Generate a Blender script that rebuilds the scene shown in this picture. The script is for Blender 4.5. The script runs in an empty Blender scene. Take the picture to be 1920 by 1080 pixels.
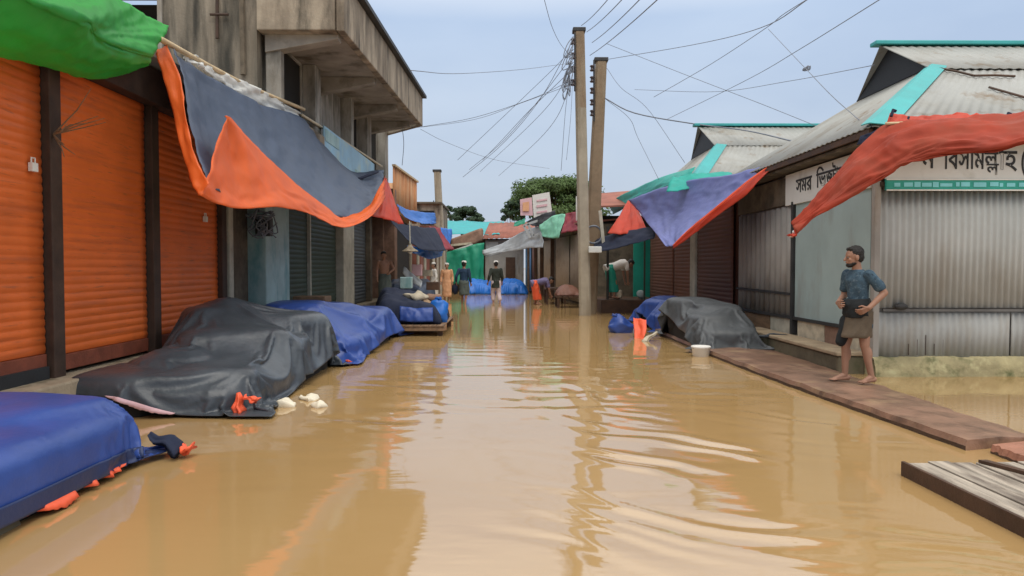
import bpy, bmesh, math, random
import numpy as np
from mathutils import Vector, Matrix, noise, Quaternion
R = math.radians
V = Vector
random.seed(7)
SC = bpy.context.scene
COL = SC.collection

# ------------------------------------------------------------------ camera
F = 1300.0
cam = bpy.data.cameras.new('camera'); cam.sensor_width = 36; cam.lens = F / 1920 * 36
cam.clip_start = 0.05; cam.clip_end = 2000
camo = bpy.data.objects.new('camera', cam); COL.objects.link(camo)
camo.location = (0, 0, 1.45)
camo.rotation_euler = (R(90) - math.atan(40 / F), 0, -math.atan(10 / F))
SC.camera = camo
bpy.context.view_layer.update()
CM = camo.rotation_euler.to_matrix()

def at(px, py, Y):
    """the place at depth Y metres down the street that the photograph shows at pixel (px, py)"""
    d = CM @ V(((px - 960) / F, -(py - 540) / F, -1))
    return V((0, 0, 1.45)) + d * (Y / d.y)

# ------------------------------------------------------------------ materials
def M(name, col, rough=.75, var=.25, scale=3., bump=.15, bscale=40., metal=0., spec=.4, dirt=None, transl=0., stretch=(1, 1, 1), dstretch=(1, 1, 1), trc=None):
    m = bpy.data.materials.new(name); m.use_nodes = True
    nt = m.node_tree; N = nt.nodes; L = nt.links
    b = N['Principled BSDF']; b.inputs['Roughness'].default_value = rough; b.inputs['Metallic'].default_value = metal
    b.inputs['Specular IOR Level'].default_value = spec
    tc = N.new('ShaderNodeTexCoord')
    def nz(sc, det, st):
        mp = N.new('ShaderNodeMapping'); mp.inputs['Scale'].default_value = st
        L.new(tc.outputs['Object'], mp.inputs[0])
        n = N.new('ShaderNodeTexNoise'); n.inputs['Scale'].default_value = sc; n.inputs['Detail'].default_value = det
        n.inputs['Roughness'].default_value = .6
        L.new(mp.outputs[0], n.inputs['Vector']); return n
    n1 = nz(scale, 6, stretch)
    r = N.new('ShaderNodeValToRGB')
    r.color_ramp.elements[0].position = .3; r.color_ramp.elements[1].position = .7
    r.color_ramp.elements[0].color = (*[max(0, c * (1 - var)) for c in col], 1)
    r.color_ramp.elements[1].color = (*[min(1, c * (1 + var)) for c in col], 1)
    L.new(n1.outputs['Fac'], r.inputs[0]); out = r.outputs[0]
    for (dc, amt, sc) in (dirt or []):
        n2 = nz(sc, 8, dstretch)
        rr = N.new('ShaderNodeValToRGB'); rr.color_ramp.elements[0].position = .62 - amt * .3; rr.color_ramp.elements[1].position = .75 - amt * .15
        L.new(n2.outputs['Fac'], rr.inputs[0])
        mx = N.new('ShaderNodeMix'); mx.data_type = 'RGBA'
        L.new(rr.outputs[0], mx.inputs['Factor']); L.new(out, mx.inputs['A']); mx.inputs['B'].default_value = (*dc, 1)
        out = mx.outputs['Result']
    L.new(out, b.inputs['Base Color'])
    if bump:
        n3 = nz(bscale, 5, stretch)
        bp = N.new('ShaderNodeBump'); bp.inputs['Strength'].default_value = bump; bp.inputs['Distance'].default_value = .02
        L.new(n3.outputs['Fac'], bp.inputs['Height']); L.new(bp.outputs[0], b.inputs['Normal'])
    rn = N.new('ShaderNodeMapRange'); rn.inputs[3].default_value = max(0, rough - .12); rn.inputs[4].default_value = min(1, rough + .12)
    L.new(n1.outputs['Fac'], rn.inputs[0]); L.new(rn.outputs[0], b.inputs['Roughness'])
    if transl:
        t = N.new('ShaderNodeBsdfTranslucent'); mx = N.new('ShaderNodeMixShader'); mx.inputs[0].default_value = transl
        if trc: t.inputs[0].default_value = (*trc, 1)
        else: L.new(out, t.inputs[0])
        L.new(b.outputs[0], mx.inputs[1]); L.new(t.outputs[0], mx.inputs[2])
        L.new(mx.outputs[0], N['Material Output'].inputs[0])
    return m

def tarpmat(name, col, rough=.5, transl=.2, var=.12, bump=.35, dirt=None):
    m = M(name, col, rough, var, 2.2, bump, 9, spec=.45, transl=transl, dirt=dirt)
    nt = m.node_tree; bp = next(n for n in nt.nodes if n.type == 'BUMP'); nn = nt.nodes.new('ShaderNodeTexNoise')
    nn.noise_type = 'RIDGED_MULTIFRACTAL'; nn.inputs['Scale'].default_value = 1.7; nn.inputs['Detail'].default_value = 4   # crumpled plastic creases
    tc = next(n for n in nt.nodes if n.type == 'TEX_COORD'); nt.links.new(tc.outputs['Object'], nn.inputs['Vector'])
    b2 = nt.nodes.new('ShaderNodeBump'); b2.inputs['Strength'].default_value = .8; b2.inputs['Distance'].default_value = .05
    nt.links.new(nn.outputs['Fac'], b2.inputs['Height']); nt.links.new(b2.outputs[0], bp.inputs['Normal'])
    return m

MUD = (.30, .2, .09)
m_orange_sh = M('shutter orange', (.70, .145, .026), .5, .12, 2, .06, 60, dirt=[((.5, .11, .028), .35, 2), ((.36, .1, .035), .12, 9)], dstretch=(1, .35, 4))
m_brownpost = M('post dark brown', (.055, .032, .022), .7, .4, 4)
m_redbar = M('shutter bottom bar rust', (.2, .055, .03), .7, .3, 5, .2)
m_conc = M('plinth concrete', (.33, .27, .19), .9, .3, 3, .4, 30, dirt=[((.13, .1, .06), .4, 4)])
m_wall = M('stained plaster', (.40, .345, .27), .92, .25, 2, .4, 25, dirt=[((.22, .18, .135), .8, 1.5), ((.085, .078, .06), .66, .8), ((.045, .042, .034), .5, 2.0)], dstretch=(1.6, 1.6, .22))
m_wall2 = M('pale plaster', (.37, .355, .32), .9, .2, 2, .3, 25, dirt=[((.22, .19, .15), .5, 1.5), ((.08, .075, .06), .5, 2)], dstretch=(1, 1, .3))
m_soffit = M('soffit concrete', (.30, .275, .24), .9, .25, 2, .3, 20, dirt=[((.1, .085, .06), .35, 1.5)])
m_fascia = M('fascia concrete', (.36, .30, .225), .9, .25, 2, .4, 25, dirt=[((.16, .125, .09), .65, 1.6), ((.07, .06, .045), .42, 2.6)], dstretch=(1, 1, .25))
m_dark = M('dark interior', (.016, .014, .012), .9, .3)  # near black colour stands in for shade in openings and under cover
m_black = M('black sheet', (.02, .022, .025), .6, .3)
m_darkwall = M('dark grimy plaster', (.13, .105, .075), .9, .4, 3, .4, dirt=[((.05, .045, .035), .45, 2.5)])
m_teal_pil = M('pale teal painted pillar', (.36, .5, .5), .7, .15, 3, .1, dirt=[((.13, .3, .32), .4, 2.5)], dstretch=(1, 1, .4))
m_green_sh = M('dark green shutter', (.034, .056, .042), .6, .25, 3, .1)
m_grey_sh = M('blue grey shutter', (.08, .09, .095), .6, .2, 3, .1)
m_palepost = M('pale post', (.42, .4, .33), .8, .25, 4, .2)
m_brick = M('brown pier', (.25, .15, .105), .85, .3, 4, .3)
m_tin = M('corrugated tin', (.42, .43, .41), .7, .1, 1.5, .06, 30, metal=0, spec=.25, dirt=[((.36, .34, .30), .25, 2.2)], dstretch=(1, 1, .25))
m_tin_low = M('corrugated tin toned down', (.35, .355, .34), .75, .12, 1.5, .06, 30, spec=.2, dirt=[((.3, .27, .22), .3, 2.2)], dstretch=(1, 1, .25))  # tin colour darkened to offset the stronger light on the lower panels
m_tin_teal = M('pale teal metal door', (.33, .42, .41), .55, .1, 1.5, .05, 20, dirt=[((.27, .3, .28), .3, 2)], dstretch=(1, 1, .3))
m_tin_dull = M('dull grey tin', (.33, .31, .28), .6, .15, 2, .1, dirt=[((.2, .16, .12), .3, 2)], dstretch=(1, 1, .3))
m_roof = M('roof tin beige grey', (.33, .335, .315), .6, .14, .8, .06, 10, dirt=[((.26, .245, .21), .45, .9), ((.2, .15, .1), .18, 2.5)], spec=.3)
m_teal_trim = M('teal flashing', (.05, .36, .36), .5, .15, 2, .05)
m_teal_tarp = tarpmat('teal tarp', (.015, .40, .33), .5, .2)
m_moss = M('mossy plinth', (.36, .31, .17), .95, .3, 3, .7, 14, dirt=[((.1, .11, .045), .45, 4), ((.48, .44, .25), .25, 6)])
m_mossd = M('mossy step', (.15, .125, .08), .95, .4, 3, .5, 18, dirt=[((.045, .06, .025), .45, 3)])
m_steptop = M('pale step top', (.34, .26, .17), .9, .25, 4, .3, 20)  # top coloured paler than the sides of the step
m_slab = M('wet red brown slab', (.235, .135, .09), .38, .3, 2.5, .5, 18, spec=.5, dirt=[((.12, .07, .045), .4, 3), ((.36, .24, .14), .3, 2)])
m_slabred = M('brick red slab', (.33, .15, .095), .6, .25, 3, .5, 18, dirt=[((.2, .1, .06), .3, 3)])
m_slabedge = M('shaded slab edge', (.07, .04, .025), .7, .4, 6, .4)  # outer face coloured darker to stand in for shadow along the edge
m_plank = M('weathered grey plank', (.36, .31, .25), .7, .45, 2, .4, 20, stretch=(9, .6, 9), dirt=[((.09, .065, .05), .5, 3)], dstretch=(3, .5, 3))
m_wood = M('brown wood', (.21, .13, .075), .75, .4, 2, .3, 20, stretch=(6, 1, 6))
m_wooddark = M('dark wet wood', (.07, .036, .02), .6, .4, 4, .3)
m_bamboo = M('pale bamboo', (.55, .42, .25), .6, .25, 3, .1)
m_rope = M('pale rope', (.6, .52, .38), .9, .2, 20, .3, 90)
m_wire = M('cable grey', (.19, .21, .25), .6, .2)
m_pole = M('pole concrete', (.36, .31, .235), .85, .15, 3, .25, 30, dirt=[((.2, .155, .1), .4, 2)], dstretch=(1, 1, .15))
m_poletop = M('pole concrete stained', (.25, .18, .115), .85, .2, 3, .25, 30, dirt=[((.33, .28, .2), .3, 2)], dstretch=(1, 1, .15))
m_post_grey = M('grey iron bar', (.12, .115, .11), .7, .3)
m_iron = M('dark iron', (.05, .05, .05), .6, .3, metal=.4)
m_porc = M('insulator brown', (.07, .05, .05), .3, .2)
t_blue = tarpmat('blue tarp', (.03, .072, .285), .4, .03, .15)
t_navyblue = tarpmat('dark blue hem', (.016, .03, .095), .45, .0, .15)
t_bluebright = tarpmat('bright blue tarp', (.02, .17, .62), .42, .15)
t_navy = tarpmat('navy tarp', (.010, .016, .04), .85, .0)
t_charcoal = tarpmat('charcoal tarp', (.048, .058, .07), .33, .0, .25, .4, dirt=[((.075, .09, .105), .3, 1.2)])  # blue grey patches are sheen put into the colour, not dirt
t_grey = tarpmat('grey tarp', (.075, .082, .087), .5, .0, .2, .4)
t_slate = tarpmat('slate blue tarp', (.068, .095, .15), .5, .12, .15)
t_orange = tarpmat('orange tarp', (.86, .165, .03), .5, .3, .08)
t_orangehem = tarpmat('orange lining', (.9, .13, .05), .5, .1, .1)
t_red = tarpmat('red tarp', (.34, .045, .02), .8, .14, .2, .3, dirt=[((.3, .06, .03), .3, 1.6)])
t_redbright = tarpmat('vermilion tarp', (.62, .065, .03), .5, .25)
t_crimson = tarpmat('crimson tarp', (.3, .03, .045), .6, .2)
t_green = tarpmat('green tarp', (.055, .50, .09), .45, .45, .1, .3)
t_greencurt = tarpmat('emerald tarp', (.015, .30, .17), .5, .2)
t_turq = tarpmat('turquoise tarp', (.03, .40, .42), .5, .2)
t_mint = tarpmat('mint tarp', (.24, .62, .43), .5, .2)
t_silver = tarpmat('silver tarp', (.45, .48, .5), .5, .1)
t_purple = tarpmat('violet blue tarp', (.165, .19, .46), .5, .2, .1)
m_white = M('white plastic', (.75, .73, .68), .5, .1)
m_sack = M('beige sack', (.5, .44, .33), .9, .3, 6, .4)
m_signwhite = M('signboard white', (.66, .66, .62), .5, .06, 2, .03, dirt=[((.5, .49, .44), .25, 2)])
m_signink = M('sign black lettering', (.03, .03, .03), .6, .1)
m_signgreen = M('sign green strip', (.03, .33, .26), .5, .15)
m_signcyan = M('sign cyan lettering', (.22, .62, .66), .5, .15)
m_signblue = M('light blue signboard', (.28, .47, .6), .55, .2, 1.5, .05, dirt=[((.45, .55, .5), .3, 2)])
m_pinksign = M('pink lettering', (.65, .42, .45), .6, .1)
m_rust = M('rusty orange tin', (.48, .2, .075), .75, .25, 1.5, .15, dirt=[((.56, .36, .2), .45, 1.3), ((.2, .07, .03), .3, 2)], dstretch=(1, 1, .2))
m_rustroof = M('rusty roof', (.27, .1, .07), .8, .3, 1.5, .1)
m_brownsh = M('brown shutter', (.17, .075, .05), .6, .15, 2, .05)
m_brownsh2 = M('dark brown shutter', (.12, .05, .035), .6, .15, 2, .05)
m_beigesh = M('beige shutter', (.36, .29, .215), .65, .15, 2, .05, dirt=[((.25, .19, .13), .3, 2)])
m_greenpanel = M('teal green panel', (.015, .3, .22), .6, .2, 2)
m_bluedoor = M('blue door', (.12, .25, .42), .6, .15, 3)
m_skin = M('brown skin', (.31, .165, .108), .55, .1, 8, .05)
m_skinpale = M('warm skin', (.34, .19, .125), .55, .1, 8, .05)
m_hair = M('black hair', (.012, .010, .009), .5, .3, 20, .5, 120)
m_shirtblue = M('blue patterned shirt', (.045, .085, .12), .85, .3, 12, .2, dirt=[((.13, .19, .23), .3, 30), ((.015, .028, .045), .3, 24)])
m_clothblack = M('black cloth', (.013, .016, .018), .85, .3)
m_lungibrown = M('brown lungi', (.1, .075, .05), .85, .3, 6)
m_shirtnavy = M('navy shirt', (.018, .045, .09), .85, .2)
m_shirtdark = M('dark green shirt', (.025, .032, .025), .85, .2)
m_trpink = M('pale pink trousers', (.55, .45, .46), .85, .15)
m_peach = M('peach cloth', (.66, .36, .2), .85, .15)
m_whitecloth = M('white cloth', (.7, .68, .64), .85, .1)
m_lungigrey = M('grey green lungi', (.09, .11, .1), .85, .25)
m_purplecl = M('grey violet cloth', (.14, .12, .22), .85, .2)
m_eye = M('eye white', (.2, .16, .14), .3, .05)
m_bluebarrel = M('blue plastic', (.03, .1, .4), .4, .2)
m_foam = M('white foam litter', (.72, .66, .52), .8, .15)
m_twig = M('dry straw', (.3, .2, .12), .9, .3)

# ------------------------------------------------------------------ mesh builder
class MB:
    def __init__(s): s.v = []; s.f = []; s.mi = []; s.cur = 0
    def add(s, vs, fs):
        b = len(s.v); s.v += [V(p) for p in vs]
        for f in fs: s.f.append([i + b for i in f]); s.mi.append(s.cur)
        return s
    def box(s, a, b):
        x0, y0, z0 = [min(p, q) for p, q in zip(a, b)]; x1, y1, z1 = [max(p, q) for p, q in zip(a, b)]
        return s.add([(x0, y0, z0), (x1, y0, z0), (x1, y1, z0), (x0, y1, z0), (x0, y0, z1), (x1, y0, z1), (x1, y1, z1), (x0, y1, z1)],
                     [(3, 2, 1, 0), (4, 5, 6, 7), (0, 1, 5, 4), (1, 2, 6, 5), (2, 3, 7, 6), (3, 0, 4, 7)])
    def hexa(s, p):  # eight corners: bottom four CCW then top four
        return s.add(p, [(3, 2, 1, 0), (4, 5, 6, 7), (0, 1, 5, 4), (1, 2, 6, 5), (2, 3, 7, 6), (3, 0, 4, 7)])
    def bar(s, p, q, w, h=None, up=V((0, 0, 1))):
        p = V(p); q = V(q); h = h or w; d = (q - p).normalized()
        if abs(d.dot(up)) > .98: up = V((0, 1, 0))
        a = d.cross(up).normalized() * w / 2; b = a.cross(d).normalized() * h / 2
        c = [-a - b, a - b, a + b, -a + b]
        return s.add([p + i for i in c] + [q + i for i in c], [(3, 2, 1, 0), (4, 5, 6, 7), (0, 1, 5, 4), (1, 2, 6, 5), (2, 3, 7, 6), (3, 0, 4, 7)])
    def tube(s, pts, r, n=8, caps=True):
        pts = [V(p) for p in pts]; rs = r if isinstance(r, (list, tuple)) else [r] * len(pts)
        vs = []; pa = None
        for i, p in enumerate(pts):
            d = (pts[min(i + 1, len(pts) - 1)] - pts[max(i - 1, 0)]).normalized()
            if pa is None:
                pa = d.cross(V((0, 0, 1)) if abs(d.z) < .9 else V((0, 1, 0))).normalized()
            a = (pa - d * pa.dot(d)).normalized(); pa = a; b = d.cross(a)
            vs += [p + (a * math.cos(2 * math.pi * k / n) + b * math.sin(2 * math.pi * k / n)) * rs[i] for k in range(n)]
        fs = [(i * n + k, i * n + (k + 1) % n, (i + 1) * n + (k + 1) % n, (i + 1) * n + k) for i in range(len(pts) - 1) for k in range(n)]
        if caps: fs += [tuple(range(n - 1, -1, -1)), tuple((len(pts) - 1) * n + k for k in range(n))]
        return s.add(vs, fs)
    def ball(s, c, r, n=12, m=8, rot=None):
        c = V(c); r = V((r, r, r)) if not hasattr(r, '__len__') else V(r)
        vs = [V((0, 0, r.z))]
        for i in range(1, m):
            t = math.pi * i / m
            vs += [V((r.x * math.sin(t) * math.cos(2 * math.pi * k / n), r.y * math.sin(t) * math.sin(2 * math.pi * k / n), r.z * math.cos(t))) for k in range(n)]
        vs.append(V((0, 0, -r.z)))
        fs = [(0, 1 + k, 1 + (k + 1) % n) for k in range(n)]
        for i in range(m - 2):
            fs += [(1 + i * n + k, 1 + (i + 1) * n + k, 1 + (i + 1) * n + (k + 1) % n, 1 + i * n + (k + 1) % n) for k in range(n)]
        l = len(vs) - 1
        fs += [(l, 1 + (m - 2) * n + (k + 1) % n, 1 + (m - 2) * n + k) for k in range(n)]
        if rot is not None: vs = [rot @ v for v in vs]
        return s.add([v + c for v in vs], fs)
    def cap(s, p, q, r0, r1, n=12):
        p = V(p); q = V(q); s.tube([p, q], [r0, r1], n); s.ball(p, r0, n, 8); return s.ball(q, r1, n, 8)
    def lathe(s, c, prof, n=20, axis=None):
        c = V(c); vs = []; M3 = axis.to_matrix() if axis is not None else Matrix.Identity(3)
        for (r, z) in prof: vs += [c + M3 @ V((r * math.cos(2 * math.pi * k / n), r * math.sin(2 * math.pi * k / n), z)) for k in range(n)]
        fs = [(i * n + k, i * n + (k + 1) % n, (i + 1) * n + (k + 1) % n, (i + 1) * n + k) for i in range(len(prof) - 1) for k in range(n)]
        return s.add(vs, fs)
    def grid(s, P):
        nr = len(P); nc = len(P[0])
        return s.add([p for row in P for p in row], [(i * nc + j, i * nc + j + 1, (i + 1) * nc + j + 1, (i + 1) * nc + j) for i in range(nr - 1) for j in range(nc - 1)])
    def mesh(s, name, mats, origin=V((0, 0, 0)), smooth=False):
        me = bpy.data.meshes.new(name); me.from_pydata([tuple(p - origin) for p in s.v], [], s.f)
        for m in (mats if isinstance(mats, (list, tuple)) else [mats]): me.materials.append(m)
        if any(s.mi): me.polygons.foreach_set('material_index', s.mi)
        if smooth: me.polygons.foreach_set('use_smooth', [True] * len(me.polygons))
        me.update(); return me
    def build(s, name, mat, parent=None, smooth=False, bevel=0, thick=0, fix=False, orient=False):
        if parent is not None: org = V(parent['_o'])
        else:
            xs = [p.x for p in s.v]; ys = [p.y for p in s.v]
            org = V(((min(xs) + max(xs)) / 2, (min(ys) + max(ys)) / 2, min(p.z for p in s.v)))
        me = s.mesh(name, mat, org, smooth)
        if fix:
            bm = bmesh.new(); bm.from_mesh(me); bmesh.ops.recalc_face_normals(bm, faces=bm.faces); bm.to_mesh(me); bm.free()
        o = bpy.data.objects.new(name, me); COL.objects.link(o); o['_o'] = tuple(org)
        if parent is not None: o.parent = parent
        else: o.location = org
        if thick:
            md = o.modifiers.new('thickness', 'SOLIDIFY'); md.thickness = thick; md.offset = 0
        if bevel:
            md = o.modifiers.new('bevel', 'BEVEL'); md.width = bevel; md.segments = 2; md.limit_method = 'ANGLE'; md.angle_limit = R(40)
        return o

def thing(name, loc, label, cat, group=None):
    o = bpy.data.objects.new(name, None); COL.objects.link(o); o.location = loc; o['_o'] = tuple(loc)
    o.empty_display_size = .2
    return tag(o, label, cat, group)
def tag(o, label, cat, group=None, kind=None):
    o['label'] = label; o['category'] = cat
    if group: o['group'] = group
    if kind: o['kind'] = kind
    return o
def structure(o, kind='structure'):
    o['kind'] = kind; return o

def cr(p0, p1, p2, p3, t):
    return .5 * ((2 * p1) + (p2 - p0) * t + (2 * p0 - 5 * p1 + 4 * p2 - p3) * t * t + (3 * p1 - p0 - 3 * p2 + p3) * t ** 3)
def crow(P, n):
    out = []; k = len(P)
    for i in range(n + 1):
        x = i / n * (k - 1); j = min(int(x), k - 2); t = x - j
        g = lambda q: P[q] if 0 <= q < k else (P[0] * 2 - P[1] if q < 0 else P[-1] * 2 - P[-2])
        out.append(cr(g(j - 1), g(j), g(j + 1), g(j + 2), t))
    return out
def nz(x, y=0., z=0.): return noise.noise(V((x, y, z)))
def sheet_pts(ctrl, nu=40, nv=20, fold=(6, 1.5, .03), seed=0, fine=.006):
    ctrl = [[at(*p) if not isinstance(p, Vector) else p for p in row] for row in ctrl]
    rows = [crow(r, nu) for r in ctrl]
    cols = [crow([r[j] for r in rows], nv) for j in range(nu + 1)]
    G = [[cols[j][i] for j in range(nu + 1)] for i in range(nv + 1)]
    out = []
    for i in range(nv + 1):
        row = []
        for j in range(nu + 1):
            a = G[min(i + 1, nv)][j] - G[max(i - 1, 0)][j]; b = G[i][min(j + 1, nu)] - G[i][max(j - 1, 0)]
            n = a.cross(b)
            n = n.normalized() if n.length > 1e-9 else V((0, 0, 1))
            u = j / nu; v = i / nv
            d = fold[2] * (nz(u * fold[0] + seed, v * fold[1], seed * 1.7) + .5 * (1 - 2 * abs(nz(u * fold[0] * 1.7 + 5, v * fold[1] * 2.2, seed + 9))))
            p = G[i][j]
            d += fine * (1 - 2 * abs(nz(p.x * 6, p.y * 6 + seed, p.z * 6)))
            row.append(p + n * d)
        out.append(row)
    return out
def sheet(name, ctrl, mat, parent=None, nu=40, nv=20, fold=(6, 1.5, .03), seed=0, thick=.006, fine=.006):
    return MB().grid(sheet_pts(ctrl, nu, nv, fold, seed, fine)).build(name, mat, parent, smooth=True, thick=thick)

def corr_pts(P00, P10, P01, P11, pitch, amp, nv=1, flip=1):
    """corrugated quad: ridges run from the P0x edge to the P1x edge"""
    P00, P10, P01, P11 = V(P00), V(P10), V(P01), V(P11)
    n = (P10 - P00).cross(P01 - P00).normalized() * flip
    w = (P10 - P00).length; k = max(4, int(w / pitch * 6))
    return [[(P00.lerp(P10, j / k)).lerp(P01.lerp(P11, j / k), i / nv) + n * amp * math.sin(j / k * w / pitch * 2 * math.pi) for j in range(k + 1)] for i in range(nv + 1)]

def shutter(name, mat, parent, x, y0, y1, z0, z1, pitch=.08, amp=.014, face=1, thick=.01):
    """roller shutter in the plane x = const: slats stacked up z, face = +1 looks towards +x"""
    n = int((z1 - z0) / pitch); prof = []
    for i in range(n):
        zb = z0 + i * (z1 - z0) / n
        for t, d in ((0, 0), (.12, .3), (.3, .75), (.5, 1), (.7, .75), (.88, .3)):
            prof.append((zb + t * (z1 - z0) / n, d * amp))
    prof.append((z1, 0))
    P = [[V((x + face * (d + .006 * nz(yy * 2, z * 1.5, x)), yy, z)) for yy in [y0 + (y1 - y0) * k / 14 for k in range(15)]] for z, d in prof]
    return MB().grid(P).build(name, mat, parent, smooth=True, thick=thick)

# ------------------------------------------------------------------ draped tarps: cloth let fall over the goods
def blob(c, r, rz=0., kind='box', soft=.06, tilt=0.):
    """one obstacle of goods: a rounded box or a mound"""
    b = MB(); rot = Matrix.Rotation(R(rz), 3, 'Z') @ Matrix.Rotation(R(tilt), 3, 'Y')
    if kind == 'ball': b.ball(c, r, 20, 14, rot)
    else:
        b.ball((0, 0, 0), (1, 1, 1), 28, 20)
        for i, p in enumerate(b.v):
            q = V([math.copysign(abs(x) ** .38, x) for x in p]); b.v[i] = V(c) + rot @ V((q.x * r[0], q.y * r[1], q.z * r[2]))
    return b
def drape(x0, x1, y0, y1, z0, goods, nu=90, nv=70, frames=45, floor=.03, bend=.6, rot=0., walls=(), seed=0, stiff=14, shrink=0.):
    """cloth sheet (x0..x1, y0..y1) dropped from z0; returns rows of points, row 0 along x1 (the street side for the left stalls)"""
    GOODS.append(goods); objs = []
    def obst(b):
        me = b.mesh('obstacle', []); o = bpy.data.objects.new('obstacle', me); COL.objects.link(o); objs.append(o)
        m = o.modifiers.new('c', 'COLLISION'); o.collision.thickness_outer = .02; o.collision.thickness_inner = .1; o.collision.cloth_friction = 25; o.collision.damping = .9
    for g in goods: obst(g)
    fl = MB().box((x0 - 3, y0 - 3, floor - .6), (x1 + 3, y1 + 3, floor)); obst(fl)
    for w in walls: obst(MB().box(*w))
    P = [[V((x1 + (x0 - x1) * i / nv, y0 + (y1 - y0) * j / nu, 0)) for j in range(nu + 1)] for i in range(nv + 1)]
    c = V(((x0 + x1) / 2, (y0 + y1) / 2, 0)); Rm = Matrix.Rotation(R(rot), 3, 'Z')
    P = [[c + Rm @ (p - c) + V((0, 0, z0 + .03 * nz(p.x * 2.3 + seed, p.y * 2.3, seed))) for p in row] for row in P]
    me = MB().grid(P).mesh('cloth', []); o = bpy.data.objects.new('cloth', me); COL.objects.link(o); objs.append(o)
    m = o.modifiers.new('cloth', 'CLOTH'); st = m.settings; st.quality = 5; st.mass = .25; st.air_damping = 1.5
    st.tension_stiffness = stiff; st.compression_stiffness = stiff; st.shear_stiffness = stiff * .35; st.bending_stiffness = bend
    st.tension_damping = 8; st.compression_damping = 8; st.shear_damping = 8; st.bending_damping = .5
    cs = m.collision_settings; cs.distance_min = .012; cs.collision_quality = 2; cs.use_self_collision = False
    m.point_cache.frame_start = 1; m.point_cache.frame_end = frames + 1
    for f in range(1, frames + 1): SC.frame_set(f)
    dg = bpy.context.evaluated_depsgraph_get(); em = o.evaluated_get(dg).data
    co = [V(v.co) for v in em.vertices]
    for q in objs: bpy.data.objects.remove(q)
    SC.frame_set(1)
    return [co[i * (nu + 1):(i + 1) * (nu + 1)] for i in range(nv + 1)]
def smooth_grid(P, k=2):
    """subdivide a grid of points smoothly"""
    rows = [crow(r, (len(r) - 1) * k) for r in P]; n = len(rows[0])
    cols = [crow([r[j] for r in rows], (len(rows) - 1) * k) for j in range(n)]
    return [[cols[j][i] for j in range(n)] for i in range(len(cols[0]))]

DRAPED = {}; GOODS = []
def goods_part(i, t):
    b = MB()
    for g in GOODS[i]:
        c = sum(g.v, V((0, 0, 0))) / len(g.v); b.add([c + (p - c) * .95 for p in g.v], g.f)
    b.build('goods', m_dark, t, smooth=True)
def drape_all():
    # nearest bench at the left
    DRAPED['bench'] = drape(-4.5, -2.36, 1.8, 5.64, .72, [blob((-3.40, 3.70, .17), (.68, 1.6, .28), 0, 'box', tilt=1.2), blob((-3.72, 3.7, .40), (.36, 1.55, .11)), blob((-3.3, 4.7, .40), (.36, .45, .09), -15), blob((-3.15, 3.3, .40), (.3, .45, .08), 20)], 120, 66, 36, floor=.02, bend=.8, stiff=18)
    # charcoal heap
    G = [blob((-3.38, 8.46, .06), (.86, 1.76, .24)), blob((-3.85, 7.1, .15), (.4, .5, .24)), blob((-3.66, 9.1, .3), (.5, .6, .72), 0, 'ball'), blob((-3.1, 9.65, .25), (.5, .5, .55), -20), blob((-3.35, 8.5, .2), (.66, .62, .5), 30), blob((-2.95, 8.7, .2), (.42, .5, .36), 10),
         blob((-3.6, 7.6, .16), (.5, .62, .38), -25, 'ball'), blob((-3.05, 7.3, .14), (.42, .42, .26), 15), blob((-3.75, 8.8, .5), (.3, .3, .42), 40)]
    DRAPED['charcoal'] = drape(-4.8, -2.04, 6.3, 10.85, 1.2, G, 130, 78, 38, floor=.0, bend=.8, rot=-1.5, stiff=17)
    G = [blob((-3.14, 12.6, .08), (.84, 2.1, .3)), blob((-3.5, 11.5, .35), (.5, .66, .5), 10), blob((-3.3, 12.6, .35), (.46, .5, .42), -20), blob((-2.9, 12.0, .3), (.4, .4, .3), 25), blob((-2.85, 13.7, .3), (.5, .8, .32), 5), blob((-3.6, 13.5, .35), (.4, .6, .36), 15)]
    DRAPED['blue'] = drape(-4.7, -1.86, 9.95, 15.2, 1.05, G, 100, 54, 36, floor=.0, bend=1.2, stiff=22)
    G = [blob((3.8, 13.1, .2), (.54, 1.45, .2)), blob((3.62, 13.6, .48), (.34, .45, .34), 20), blob((3.95, 12.7, .44), (.34, .4, .28), -20), blob((3.62, 12.3, .36), (.3, .34, .22), 10), blob((4.05, 14.1, .4), (.26, .4, .2), 10)]
    DRAPED['grey'] = drape(2.93, 4.72, 11.2, 15.1, .9, G, 84, 44, 36, floor=.04, bend=1., rot=1, stiff=20, walls=[((4.83, 8, -.6), (6, 18, 2))])
    G = [blob((3.85, 16.7, .2), (.5, 1.6, .2)), blob((3.7, 16.2, .42), (.32, .5, .24), 20), blob((4.0, 17.4, .44), (.3, .5, .24), -20)]
    DRAPED['rear'] = drape(2.95, 4.8, 14.7, 18.8, .85, G, 56, 30, 34, floor=.0, bend=.8)
drape_all()

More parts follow.
